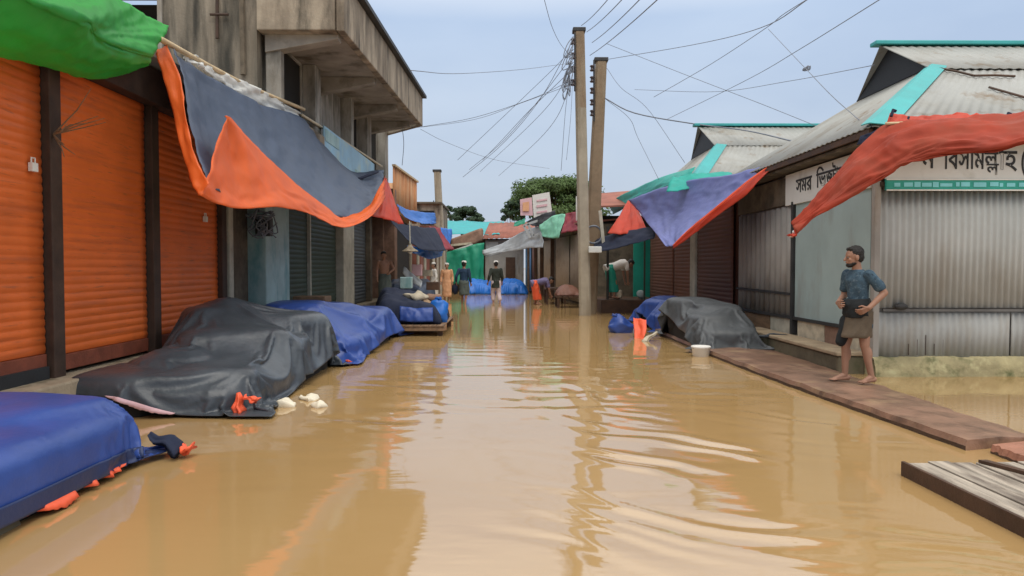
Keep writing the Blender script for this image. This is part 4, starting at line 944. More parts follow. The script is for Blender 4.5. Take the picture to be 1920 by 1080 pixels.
# ------------------------------------------------------------------ ledge, pallet, man is later
def ledge():
    def slab(name, outer, inner, top, mat, label, seed):
        b = MB(); n = 60; G = [[], [], [], [], [], []]
        for j in range(n + 1):
            o = crow([V(p) for p in outer], n)[j]; i = crow([V(p) for p in inner], n)[j]
            o = o + V((.02 * nz(j * .5, seed), 0, 0)); i = i + V((.09 * nz(j * .45, seed + 3), 0, 0))
            dz = .012 * nz(j * .35, seed + 8)
            for k, p in enumerate((V((o.x + .01, o.y, -.5)), V((o.x, o.y, top - .05 + dz)), V((o.x + .015, o.y, top + dz)), o.lerp(i, .5) + V((0, 0, top + .012 * nz(j * .3, seed + 5))), V((i.x, i.y, top - .035)), V((i.x + .05, i.y, -.5)))): G[k].append(p)
        b.grid(G); b.add([g[0] for g in G], [tuple(range(6))]); b.add([g[-1] for g in G], [tuple(range(5, -1, -1))])
        for q in range(len(b.mi)):
            if q < n: b.mi[q] = 1
        o = b.build(name, [mat, m_slabedge], smooth=False, fix=True)
        return tag(o, label, 'ledge')
    slab('ledge_slab', [(3.26, 15.2, 0), (3.3, 11.2, 0), (3.42, 8.2, 0), (3.62, 5.40, 0)], [(4.5, 15.2, 0), (4.48, 11.2, 0), (4.4, 8.2, 0), (4.34, 5.6, 0)], .085, m_slab, 'long wet reddish brown ledge slab along the right side, under the barefoot man', 1)
    slab('ledge_slab', [(3.76, 5.32, 0), (3.76, 5.0, 0), (3.82, 4.6, 0), (3.9, 3.6, 0)], [(4.8, 5.62, 0), (4.8, 5.1, 0), (4.8, 4.6, 0), (4.8, 3.6, 0)], .07, m_slabred, 'short brick red ledge slab past the break, behind the grey pallet', 9)
ledge()
def pallet():
    t = thing('wooden_pallet', (3.6, 4.2, 0), 'weathered grey wooden pallet floating low at the bottom right corner', 'pallet')
    random.seed(4)
    n = 9; x0 = 2.74
    for k in range(n):
        a = x0 + .03 + k * .155; w = .145 - random.uniform(0, .012)
        b = MB(); y0, y1 = 2.55 + random.uniform(-.03, .03), 4.74 + random.uniform(-.03, .02)
        h = .098 + random.uniform(-.004, .004); sk = .05
        b.hexa([(a + sk, y0, h - .022), (a + w + sk, y0, h - .022), (a + w, y1, h - .022), (a, y1, h - .022), (a + sk, y0, h), (a + w + sk, y0, h), (a + w, y1, h), (a, y1, h)])
        b.build('plank', m_plank, t, bevel=.004)
    MB().hexa([(x0 + .05, 2.5, -.06), (x0 + .075, 2.5, -.06), (x0 + .025, 4.76, -.06), (x0, 4.76, -.06), (x0 + .05, 2.5, .1), (x0 + .075, 2.5, .1), (x0 + .025, 4.76, .1), (x0, 4.76, .1)]).build('side_board', m_wooddark, t, bevel=.004)
    for y in (2.8, 3.7, 4.62): MB().box((x0 + .08, y, -.03), (4.1, y + .09, .07)).build('bearer', m_wooddark, t)
    MB().hexa([(3.9, 3.0, .104), (3.96, 3.0, .104), (3.3, 4.7, .104), (3.24, 4.7, .104), (3.9, 3.0, .125), (3.96, 3.0, .125), (3.3, 4.7, .125), (3.24, 4.7, .125)]).build('lath', m_wooddark, t)
pallet()

# ------------------------------------------------------------------ poles
def pole(name, base, top, w0, w1, label, cup=True, ins=(), mat2=True, dark=False):
    t = thing(name, base, label, 'utility pole', 'utility poles')
    base, top = V(base), V(top)
    b = MB(); d = top - base; K = 8
    for k in range(K):
        pass
    ring = []
    for k in range(K + 1):
        c = base + d * (k / K); w = (w0 + (w1 - w0) * k / K) / 2; ch = w * .3
        ring += [c + V(q) for q in ((-w + ch, -w, 0), (w - ch, -w, 0), (w, -w + ch, 0), (w, w - ch, 0), (w - ch, w, 0), (-w + ch, w, 0), (-w, w - ch, 0), (-w, -w + ch, 0))]
    fs = [(k * 8 + i, k * 8 + (i + 1) % 8, (k + 1) * 8 + (i + 1) % 8, (k + 1) * 8 + i) for k in range(K) for i in range(8)] + [tuple(K * 8 + i for i in range(8))]
    b.add(ring, fs)
    for q in range(len(b.mi)):
        if mat2 and q // 8 >= 6: b.mi[q] = 1
    b.build('shaft', [m_poletop if dark else m_pole, m_poletop], t)
    if cup:
        MB().box(top + V((-w1 * .68, -w1 * .55, -.02)), top + V((w1 * .62, w1 * .55, .1))).build('cap_bracket', m_iron, t, bevel=.02)
    if ins:
        x0 = min(p.x for p in ins) - .0
        MB().bar(V((ins[0].x + .06, ins[0].y, ins[0].z + .25)), V((ins[-1].x + .06, ins[-1].y, ins[-1].z - .25)), .05, .03).build('rack_strap', m_iron, t)
        for p in ins:
            o = MB().lathe(p, [(0, .09), (.05, .09), (.075, .06), (.04, .03), (.04, -.03), (.075, -.06), (.05, -.09), (0, -.09)], 12).build('insulator', m_porc, t, smooth=True)
    return t
bA = at(1098, 592, 20.6); bA.z = -.6; tA = at(1086, 60, 20.6)
pole('utility_pole', bA, tA, .34, .29, 'taller straight concrete utility pole standing in the flooded street', ins=[at(1074, y, 20.4) for y in (78, 105, 130, 155)])
bB = at(1103, 580, 21.6); bB.z = -.6; tB = at(1127, 116, 21.6)
pole('utility_pole', bB, tB, .44, .33, 'shorter leaning concrete utility pole behind the taller one', dark=True, ins=[at(1110, y, 21.4) for y in (128, 149, 170, 192, 212)])
bC = at(832, 560, 36); bC.z = -.6; tC = at(820, 322, 36)
pole('utility_pole', bC, tC, .42, .34, 'small distant concrete utility pole at the left end of the street', ins=[at(811, 385, 35.8), at(811, 400, 35.8)], mat2=False)
def pole_bits():
    c = at(1113, 440, 20.9)
    pts = [c + V((.26 * math.cos(a) * (1 + .04 * math.sin(5 * a)), .05 * math.sin(3 * a), .26 * math.sin(a))) for a in [2 * math.pi * k / 60 * 3.02 for k in range(60)]]
    tag(MB().tube(pts, .03, 6).build('cable_coil', m_wire, smooth=True), 'dark coil of cable hanging on the leaning pole', 'cable')
    b = MB().box(at(1104, 462, 20.2), at(1128, 474, 20.25) + V((0, .15, 0)))
    tag(b.build('junction_box', m_signwhite, bevel=.02), 'pale junction box fixed to the poles below the cable coil', 'junction box')
    b = MB().bar(at(1125, 395, 20.8), at(1133, 470, 20.8), .1, .05)
    tag(b.build('conduit', m_palepost, bevel=.01), 'pale conduit pipe leaning beside the cable coil', 'conduit')
pole_bits()

WIRES = []
def wire(pts, r=.016, label=None, sag=0):
    pts = [at(*p) for p in pts]
    if len(pts) == 2:
        a, b = pts; pts = [a.lerp(b, k / 4) - V((0, 0, sag * (1 - (2 * k / 4 - 1) ** 2))) for k in range(5)]
    o = MB().tube(crow(pts, 20), r * .7, 5).build('overhead_cable', m_wire, smooth=True)
    tag(o, label, 'cable', 'overhead cables')
def wires():
    for i, (a, b) in enumerate((((1090, 48, 20.4), (1152, -16, 12)), ((1100, 60, 20.4), (1182, -18, 11)), ((1110, 80, 20.4), (1218, -20, 10)), ((1106, 104, 20.4), (1256, -22, 9)))):
        wire([a, b], .013, ['cable rising from the top of the taller pole, leftmost of four', 'cable rising from the taller pole, second from left of four', 'cable rising from the taller pole, third from left of four', 'cable rising from the taller pole, rightmost of four'][i], .05)
    wire([(1135, 112, 21.5), (1310, 82, 17), (1432, 50, 13), (1530, -12, 9)], .012, 'cable from the leaning pole top out over the right roofs')
    wire([(1226, 182, 23), (1330, 122, 20), (1434, 54, 16), (1470, 26, 15), (1560, -30, 12)], .012, 'cable crossing the sky and meeting another near the top')
    wire([(1250, 224, 24), (1400, 150, 18), (1500, 92, 14), (1680, -20, 9)], .011, 'long straight cable rising to the top edge right of the poles')
    wire([(1440, 54, 16), (1510, 128, 13), (1560, 180, 11.5), (1612, 226, 10)], .009, 'thin cable falling to the gablet of the tin shop')
    wire([(1138, 82, 21), (1290, 142, 20), (1420, 192, 18), (1530, 236, 16)], .011, 'cable falling from the poles toward the second roof')
    wire([(1190, 168, 24), (1340, 172, 20), (1480, 152, 16), (1640, 122, 12)], .010, 'nearly level sagging cable above the right roofs')
    wire([(1134, 184, 21.4), (1190, 212, 20.8), (1300, 232, 20.5), (1400, 245, 19), (1500, 268, 15)], .026, 'thick black service cable from the leaning pole to the second roof')
    wire([(1138, 128, 21.4), (1165, 165, 21), (1215, 205, 20.8), (1284, 305, 20.4)], .010, 'thin drop cable from the leaning pole to the teal eave')
    wire([(1136, 186, 21.4), (1180, 222, 21), (1196, 258, 21), (1236, 338, 20.4)], .010, 'thin drop cable hanging below the thick service cable')
    for i, (y, p2, lab) in enumerate(((78, (868, 332, 30), 'cable fanning from the upper insulators down to the far left'), (105, (880, 318, 30), 'cable fanning from the second insulator down to the far left'), (130, (905, 300, 30), 'cable fanning from the third insulator down to the far left'))):
        wire([(1073, y, 20.4), (1010 - i * 8, 190 + i * 8, 23.5), (940, 272 - i * 4, 27), p2], .013, lab)
    for i, (y, m1, p2, lab) in enumerate(((92, (1016, 150), (858, 300, 26), 'upper thin cable of the fan running left from the taller pole'), (118, (1022, 205), (900, 322, 32), 'middle thin cable of the fan running left from the taller pole'), (142, (1030, 240), (935, 330, 34), 'lowest thin cable of the fan running left from the taller pole'))):
        wire([(1073, y, 20.4), (*m1, 22.5), p2], .011, lab)
    wire([(1072, 118, 20.4), (980, 130, 17), (860, 138, 13), (770, 132, 9)], .008, 'level cable from the taller pole to the left edge of the sky')
    wire([(1072, 150, 20.4), (1000, 184, 21), (890, 220, 22), (790, 238, 22.6)], .011, 'cable from the taller pole to the concrete roof corner')
    wire([(1072, 158, 20.4), (980, 192, 22), (880, 226, 25), (720, 246, 27)], .010, 'cable just below the one to the roof corner')
    wire([(788, 242, 22.6), (840, 268, 25), (930, 300, 30), (1030, 316, 36)], .010, 'cable from the roof corner to the far tree')
    wire([(754, 238, 22.4), (757, 270, 22.4), (754, 310, 22.4)], .014, 'short cable hanging from the concrete roof corner')
    wire([(1018, -10, 13), (1035, 50, 16), (1052, 84, 19), (1070, 104, 20.3)], .009, 'thin cable coming down from the top left of the taller pole')
    wire([(1068, 150, 20.3), (1060, 210, 20.6), (1052, 320, 21)], .010, 'thin drop cable hanging left of the taller pole')
    wire([(1074, 140, 20.3), (1070, 220, 20.5), (1062, 300, 21)], .008, 'thin drop cable close beside the taller pole')
    random.seed(21); b = MB()
    for k in range(10):
        x, y = 1068 + random.uniform(-8, 6), random.uniform(75, 150)
        b.tube(crow([at(1075, y - 10, 20.35), at(x, y + 6, 20.25), at(x - 6, y + 28, 20.2), at(1072, y + 22, 20.3)], 12), .014, 5)
    for k in range(6):
        x = 1058 + random.uniform(-4, 8); y = random.uniform(150, 175)
        b.tube(crow([at(1070, y - 40, 20.3), at(x, y, 20.2), at(x + 4, y + 14, 20.2), at(1068, y - 20, 20.3)], 10), .014, 5)
    tag(b.build('cable_tangle', m_wire, smooth=True), 'tangle of cable loops on the insulators of the taller pole', 'cable')
    b = MB(); c = at(1512, 128, 13)
    for k in range(4): b.tube(crow([c + V((random.uniform(-.08, .08), 0, random.uniform(-.05, .05))) for _ in range(4)], 8), .012, 5)
    tag(b.build('cable_knot', m_wire, smooth=True), 'small knot of leftover string caught on the thin cable', 'cable')
wires()

# ------------------------------------------------------------------ people
def remesh(b, vox, it=3, fac=.5):
    me = b.mesh('tmp', []); o = bpy.data.objects.new('tmp', me); COL.objects.link(o)
    r = o.modifiers.new('r', 'REMESH'); r.mode = 'VOXEL'; r.voxel_size = vox; r.use_smooth_shade = True
    s = o.modifiers.new('s', 'SMOOTH'); s.iterations = it; s.factor = fac
    bpy.context.view_layer.update()
    m2 = bpy.data.meshes.new_from_object(o.evaluated_get(bpy.context.evaluated_depsgraph_get()))
    out = MB(); out.add([v.co for v in m2.vertices], [list(p.vertices) for p in m2.polygons])
    bpy.data.objects.remove(o); bpy.data.meshes.remove(m2); return out

STAND = dict(hip=(0, 0, .88), neck=(0, 0, 1.40), head=(.025, 0, 1.545),
             shL=(0, .175, 1.345), shR=(0, -.175, 1.345), elL=(-.03, .23, 1.08), elR=(-.03, -.23, 1.08), wrL=(.06, .24, .85), wrR=(.06, -.24, .85),
             hpL=(0, .085, .86), hpR=(0, -.085, .86), knL=(.02, .09, .46), knR=(.02, -.09, .46), anL=(0, .09, .075), anR=(0, -.09, .075), toL=(.17, .11, .025), toR=(.17, -.11, .025))
def figure(label, loc, yaw, J={}, skin=None, shirt=None, lower=None, vox=.014, k=1., look=0., nod=0., hair=True, cap=None, sleeve=.55, shirt_len=-.14, lower_kind='lungi', hem=.3, beard=False, fingers=False, extra=None, slim=1.):
    P = dict(STAND); P.update(J); yaw = R(yaw)
    loc = V(loc); fw = V((math.cos(yaw), math.sin(yaw), 0)); lf = V((-math.sin(yaw), math.cos(yaw), 0)); up = V((0, 0, 1))
    W = lambda p: loc + (fw * p[0] + lf * p[1] + up * p[2]) * k
    Q = {n: W(p) for n, p in P.items()}
    t = thing('person', loc, label, 'person')
    ax = (Q['neck'] - Q['hip']); L = ax.length; ax.normalize()
    side = (Q['shL'] - Q['shR']).normalized(); side = (side - ax * side.dot(ax)).normalized(); fr = side.cross(ax)
    def loft(b, secs, n=20, c0=None, a=None, s=None, f=None):
        c0 = c0 or Q['hip']; a = a or ax; s = s or side; f = f or fr; vs = []
        for (h, wd, dp, off) in secs: vs += [c0 + a * h * k + f * off * k + (s * wd * math.cos(2 * math.pi * q / n) + f * dp * math.sin(2 * math.pi * q / n)) * k for q in range(n)]
        m = len(secs); fs = [(i * n + q, i * n + (q + 1) % n, (i + 1) * n + (q + 1) % n, (i + 1) * n + q) for i in range(m - 1) for q in range(n)]
        fs += [tuple(range(n - 1, -1, -1)), tuple((m - 1) * n + q for q in range(n))]
        b.add(vs, fs)
    b = MB(); Lk = L / k
    loft(b, [(h_, w_ * slim * .97, d_ * slim * .97, o_) for h_, w_, d_, o_ in [(-.09, .10, .08, 0), (-.03, .155, .105, -.005), (.04, .15, .1, 0), (Lk * .25, .125, .09, .005), (Lk * .5, .14, .1, .01), (Lk * .75, .16, .10, .008), (Lk * .9, .14, .075, 0), (Lk, .07, .058, 0), (Lk + .02, .055, .052, 0)]])
    hd = Q['head']; ly = yaw + R(look); hf = V((math.cos(ly), math.sin(ly), 0)); hs = V((-math.sin(ly), math.cos(ly), 0))
    rot = Matrix((hf, hs, up)).transposed() @ Matrix.Rotation(R(nod), 3, 'Y')
    hp = lambda x, y, z: hd + (rot @ V((x, y, z))) * k
    b.cap(Q['neck'] - ax * .03, hp(-.02, 0, -.05), .055 * k, .05 * k)
    sc = lambda *r: tuple(q * k for q in r)
    b.ball(hp(-.01, 0, .025), sc(.098, .076, .092), 18, 14, rot); b.ball(hp(.025, 0, -.035), sc(.062, .058, .078), 16, 12, rot)
    b.ball(hp(.06, 0, -.088), sc(.026, .03, .02), 10, 8, rot); b.ball(hp(.05, 0, .022), sc(.042, .06, .02), 12, 8, rot)
    b.cap(hp(.083, 0, .012), hp(.106, 0, -.028), .009 * k, .015 * k); b.ball(hp(.083, 0, -.058), sc(.014, .026, .011), 10, 8, rot)
    for s in (-1, 1): b.ball(hp(-.012, s * .08, -.012), sc(.02, .01, .032), 10, 8, rot); b.ball(hp(.062, s * .04, -.025), sc(.02, .018, .018), 8, 6, rot)
    for s in 'LR':
        b.cap(Q['sh' + s], Q['el' + s], .052 * k, .04 * k); b.cap(Q['el' + s], Q['wr' + s], .04 * k, .027 * k)
        b.cap(Q['hp' + s], Q['kn' + s], .085 * k, .054 * k); b.cap(Q['kn' + s], Q['an' + s], .05 * k, .034 * k)
        mid = Q['kn' + s].lerp(Q['an' + s], .3); b.ball(mid - fw * .018 * k, sc(.05, .046, .1), 12, 8)
        an = Q['an' + s]; to = Q['to' + s]; d = (to - an); d.z = 0; d.normalize(); pr = V((-d.y, d.x, 0))
        b.cap(an - d * .035 * k - up * .03 * k, to - d * .05 * k + up * .0, .034 * k, .024 * k); b.cap(an, to - d * .07 * k + up * .01, .034 * k, .022 * k)
        for q in range(5): b.cap(to - d * .06 * k + pr * (q - 2) * .017 * k, to + d * (.0 - .006 * abs(q - 1.5)) * k + pr * (q - 2) * .019 * k - up * .004, .012 * k, .009 * k, 8)
        # hand: palm, four bent fingers, thumb from the side of the palm
        wr = Q['wr' + s]; hdv = (P.get('hd' + s) and (W(P['hd' + s]) - wr)) or (wr - Q['el' + s]); hdv.normalize()
        cu = V(P.get('cu' + s, (0, 0, 0))); cu = (fw * cu[0] + lf * cu[1] + up * cu[2])
        if cu.length < .1: cu = fw * .7 + lf * (-.7 if s == 'L' else .7)
        cu = (cu - hdv * cu.dot(hdv)).normalized(); across = hdv.cross(cu)
        for q in (-1, 0, 1): b.cap(wr + across * q * .012 * k, wr + hdv * .085 * k + across * q * .026 * k, .017 * k, .014 * k, 10)
        th = 1 if (hdv.cross(cu)).dot(fw) > 0 else -1
        for q, ln in enumerate((.058, .068, .063, .048)):
            p0 = wr + hdv * .085 * k + across * th * (.033 - q * .021) * k
            p1 = p0 + (hdv * .9 + cu * .35 + across * th * (.12 - .08 * q)).normalized() * ln * .6 * k
            p2 = p1 + (hdv * .45 + cu * .85).normalized() * ln * .55 * k
            b.cap(p0, p1, .0095 * k, .0085 * k, 8); b.cap(p1, p2, .0085 * k, .0072 * k, 8)
        p0 = wr + hdv * .03 * k + across * th * .026 * k; p1 = p0 + (hdv * .6 + across * th * .75 + cu * .3).normalized() * .042 * k; p2 = p1 + (hdv * .85 + cu * .4).normalized() * .034 * k
        b.cap(p0, p1, .014 * k, .0115 * k, 8); b.cap(p1, p2, .0115 * k, .009 * k, 8)
    remesh(b, vox if not fingers else .0055, 2).build('body', skin or m_skin, t, smooth=True)
    e = MB()
    for s in (-1, 1): e.ball(hp(.078, s * .03, .0), sc(.012, .013, .009), 8, 6, rot)
    if vox < .01:
        e.build('eyes', m_eye, t, smooth=True); e2 = MB()
        for s in (-1, 1): e2.ball(hp(.087, s * .03, .0), sc(.0055, .007, .0075), 8, 6, rot)
        e2.build('pupils', m_hair, t, smooth=True)
    if hair:
        h = MB(); h.ball(hp(-.024, 0, .05), sc(.095, .083, .088), 18, 14, rot); h.ball(hp(-.055, 0, .0), sc(.06, .075, .075), 16, 12, rot); h.ball(hp(.03, 0, .098), sc(.048, .06, .026), 14, 10, rot)
        if beard: h.ball(hp(.05, 0, -.092), sc(.045, .045, .03), 12, 8, rot); h.ball(hp(.02, 0, -.075), sc(.05, .062, .03), 12, 8, rot)
        h = remesh(h, .008 if vox < .01 else .014, 1)
        for i, p in enumerate(h.v): h.v[i] = p + V((nz(p.x * 60, p.y * 60, p.z * 60), nz(p.x * 60 + 9, p.y * 60, p.z * 60), nz(p.x * 60, p.y * 60 + 7, p.z * 60))) * .006
        h.build('hair', m_hair, t, smooth=True)
    if cap:
        h = MB(); R3 = rot.to_quaternion()
        h.lathe(hp(-.008, 0, .062), [(.0 * k, .078 * k), (.06 * k, .074 * k), (.088 * k, .045 * k), (.098 * k, 0), (.092 * k, -.005)], 20, R3); h.build('cap', cap, t, smooth=True)
    def cloth(b, name, m, amp=.012, sc_=9):
        b = remesh(b, .009 if vox < .01 else .016, 3)
        for i, p in enumerate(b.v):
            d = p - (Q['hip'] + ax * (p - Q['hip']).dot(ax)); d = d.normalized() if d.length > 1e-5 else V((0, 0, 0))
            b.v[i] = p + d * amp * (1 - 2 * abs(nz(p.x * sc_, p.y * sc_, p.z * sc_ * .7)))
        return b.build(name, m, t, smooth=True)
    if shirt:
        s_ = MB(); loft(s_, [(h_, w_ * slim, d_ * slim, o_) for h_, w_, d_, o_ in [(shirt_len, .175, .14, .0), (.0, .17, .128, .0), (Lk * .25, .15, .115, .01), (Lk * .5, .155, .118, .012), (Lk * .75, .175, .12, .01), (Lk * .9, .16, .092, 0), (Lk * .99, .085, .072, 0)]])
        for s in 'LR':
            a, c = Q['sh' + s], Q['el' + s]
            if sleeve <= 1: s_.cap(a, a.lerp(c, sleeve), .06 * k, .064 * k)
            else: s_.cap(a, c, .07 * k, .056 * k); s_.cap(c, c.lerp(Q['wr' + s], sleeve - 1), .056 * k, .045 * k)
        cloth(s_, 'shirt', shirt)
    if lower:
        s_ = MB(); dn = V((0, 0, -1)); hipc = Q['hip']
        if lower_kind == 'lungi':
            kn = (Q['knL'] + Q['knR']) / 2; dist = (hipc.z - loc.z) / k - hem
            sl = side.copy(); sl.z = 0; sl = sl.normalized() if sl.length > .1 else lf; ff = sl.cross(up)
            kx = (kn - hipc) / k; sway = kx.dot(ff)
            spread = abs((P['knL'][0] - P['knR'][0])) * .5
            loft(s_, [(h_, w_ * slim, d_ * slim, o_) for h_, w_, d_, o_ in [(.10, .15, .115, .0), (0, .19, .14, .0), (-dist * .5, .19, .145 + spread * .5, sway * .5), (-dist * .9, .185, .15 + spread, sway * .8), (-dist, .175, .145 + spread, sway * .85)]], 22, hipc, up, sl, ff)
            cloth(s_, 'lungi', lower, .016, 7)
        else:
            for s in 'LR': s_.cap(Q['hp' + s], Q['kn' + s], .105 * k, .085 * k); s_.cap(Q['kn' + s], Q['kn' + s].lerp(Q['an' + s], 1 - hem), .085 * k, .075 * k)
            loft(s_, [(-.08, .14, .12, 0), (0, .17, .125, 0), (.08, .155, .115, 0)])
            cloth(s_, 'trousers', lower)
    if extra: extra(t, Q, W, cloth, loft)
    return t

def people():
    # the barefoot man on the ledge
    def wrap(t, Q, W, cloth, loft):
        s = MB(); loft(s, [(-.06, .155, .13, .025), (.0, .16, .14, .032), (.1, .155, .135, .035), (.16, .14, .12, .03)]); cloth(s, 'waist_wrap', m_clothblack, .016, 10)
        s = MB(); s.cap(W((.06, -.07, .72)), W((.14, -.09, .47)), .095, .06); cloth(s, 'hanging_cloth', m_clothblack, .012, 9)
    c = at(1606, 716, 8.15); c.z = .088
    J = dict(hip=(-.02, 0, .83), neck=(.015, 0, 1.335), head=(.06, 0, 1.475), shL=(-.025, .15, 1.27), shR=(.04, -.14, 1.275), elL=(-.17, .235, 1.06), elR=(.03, -.21, 1.02), wrL=(.02, .235, .89), wrR=(.19, -.1, .93),
             hdL=(.11, .19, .83), hdR=(.25, .05, .93), cuL=(.3, -1, 0), cuR=(-.6, .5, 0), hpL=(-.02, .085, .81), hpR=(0, -.085, .81), knL=(-.03, .095, .44), knR=(.09, -.085, .43), anL=(-.12, .1, .07), anR=(.09, -.09, .07), toL=(.05, .13, .02), toR=(.27, -.11, .02))
    figure('barefoot man in a blue patterned shirt standing on the ledge, looking down the street', c, 188, J, m_skin, m_shirtblue, m_lungibrown, vox=.008, k=1.0, look=-14, nod=4, sleeve=.66, shirt_len=-.2, hem=.53, slim=.84, fingers=True, beard=True, extra=wrap)
    # walkers in the distance
    W1 = dict(knL=(.12, .09, .47), anL=(.05, .09, .1), toL=(.2, .1, .05), knR=(0, -.09, .46), anR=(-.14, -.09, .08), toR=(.02, -.1, .03), elL=(-.1, .26, 1.1), wrL=(.02, .3, .86))
    def bag(t, Q, W, cloth, loft):
        b = MB(); b.ball(W((.04, .36, .62)), (.13, .1, .2), 14, 10); b.cap(W((.03, .33, .86)), W((.04, .35, .72)), .02, .05); remesh(b, .016).build('bag', t_navy, t, smooth=True)
    c = at(870, 560, 27); c.z = -.1
    figure('man in a navy shirt and white cap wading away with a dark bag', c, 75, W1, m_skin, m_shirtnavy, m_lungigrey, k=1.06, hair=True, cap=m_whitecloth, sleeve=1.7, hem=.42, shirt_len=-.3, extra=bag)
    c = at(930, 560, 27.4); c.z = -.08
    figure('man in a near black shirt, white cap and pale trousers wading away', c, 100, dict(W1, knR=(-.02, -.1, .46), anR=(-.2, -.12, .1)), m_skin, m_shirtdark, m_trpink, k=1.05, cap=m_whitecloth, sleeve=1.6, lower_kind='trousers', hem=.35, shirt_len=-.22)
    c = at(838, 560, 30); c.z = -.1
    figure('person in a long peach robe and pale headscarf wading toward the camera', c, 270, {}, m_skinpale, m_peach, m_peach, k=1.02, cap=m_whitecloth, sleeve=1.8, hem=.25, shirt_len=-.45)
    c = at(814, 560, 29); c.z = -.05
    figure('person in white clothes and white headcloth behind the slate covered goods', c, 200, {}, m_skinpale, m_whitecloth, m_whitecloth, k=1.0, cap=m_whitecloth, sleeve=1.7, hem=.3)
    c = at(722, 590, 19.6); c.z = .34
    figure('bare chested man in a grey green lungi leaning in the dark doorway', c, -70, dict(elL=(.05, .26, 1.12), wrL=(.2, .1, 1.0), neck=(.04, -.03, 1.4), head=(.1, -.05, 1.53)), m_skin, None, m_lungigrey, k=.93, hem=.25, nod=12)
    # bending people
    B = dict(hip=(-.2, 0, .80), neck=(.30, 0, .92), head=(.42, 0, .90), shL=(.25, .17, .88), shR=(.25, -.17, .88), elL=(.3, .2, .6), elR=(.3, -.2, .6), wrL=(.38, .15, .36), wrR=(.38, -.15, .36),
             hpL=(-.2, .09, .78), hpR=(-.2, -.09, .78), knL=(-.08, .12, .44), knR=(-.05, -.12, .44), anL=(-.14, .12, .08), anR=(-.1, -.12, .08), toL=(.04, .13, .03), toR=(.07, -.13, .03))
    c = at(1012, 565, 26.6); c.z = -.02
    figure('person in a grey violet shirt and orange lungi bending over the water', c, 10, B, m_skin, m_purplecl, t_orangehem, k=1.05, hem=.2, sleeve=.7, nod=45)
    c = at(1155, 560, 21.8); c.z = .44
    figure('person in a white shirt bending over in the dark stall behind the poles', c, 8, dict(B, neck=(.3, 0, 1.06), head=(.42, 0, 1.0), shL=(.25, .17, 1.02), shR=(.25, -.17, 1.02), elL=(.27, .2, .75), elR=(.27, -.2, .75), wrL=(.3, .15, .5), wrR=(.3, -.15, .5), hip=(-.2, 0, .88), hpL=(-.2, .09, .86), hpR=(-.2, -.09, .86)), m_skin, m_whitecloth, m_greenpanel, k=1.1, hem=.2, sleeve=.6, nod=50)
people()

# ------------------------------------------------------------------ far left row
def far_left():
    t = thing('rusty_tin_building', (-4.4, 28, 0), 'building with a rusty orange corrugated upper wall beyond the concrete building', 'building')
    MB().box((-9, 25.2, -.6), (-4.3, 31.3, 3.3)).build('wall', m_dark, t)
    MB().grid(corr_pts((-3.98, 24.4, 3.35), (-3.98, 30.8, 3.4), (-3.98, 24.4, 4.95), (-3.98, 30.8, 5.15), .5, .04)).build('tin_front', m_rust, t, smooth=True, thick=.01)
    MB().grid(corr_pts((-9, 30.8, 3.35), (-3.98, 30.8, 3.35), (-9, 30.8, 5.15), (-3.98, 30.8, 5.15), .5, .04)).build('tin_side', m_rust, t, smooth=True, thick=.01)
    MB().grid(corr_pts((-9, 24.4, 3.35), (-4.6, 24.65, 3.35), (-9, 24.4, 4.95), (-4.6, 24.65, 4.95), .5, .04)).build('tin_side', m_rust, t, smooth=True, thick=.01)
    MB().bar((-3.95, 24.4, 5.0), (-3.95, 30.85, 5.2), .12, .07).build('top_rail', m_bamboo, t)
    for y in (26, 28.2, 30.6): MB().tube([(-3.6, y, -.6), (-3.6, y, 3.1)], .06, 8).build('post', m_palepost, t)
    t = thing('plaster_house', (-5.5, 37, 0), 'small dull brown plaster building beyond the rusty tin wall', 'building')
    MB().box((-8, 35.5, -.6), (-3.4, 40, 4.65)).build('wall', m_fascia, t)
    MB().box((-8.2, 35.3, 4.653), (-3.3, 40.2, 4.74)).build('roof', m_darkwall, t)
    MB().box((-4.4, 35.44, 3.6), (-3.7, 35.49, 4.3)).build('window', m_dark, t)
    t = thing('brown_stall', (-4, 33, 0), 'reddish brown open stall below the distant pole on the left', 'stall')
    MB().box((-7, 31.5, -.6), (-3.9, 35.2, 3.2)).build('wall', m_rustroof, t)
    MB().box((-7, 31.4, 3.203), (-3.2, 35.25, 3.3)).build('roof', m_rustroof, t)
    for y in (31.8, 33.5, 35.1): MB().tube([(-3.35, y, -.6), (-3.35, y, 3.2)], .06, 8).build('post', m_palepost, t)
far_left()

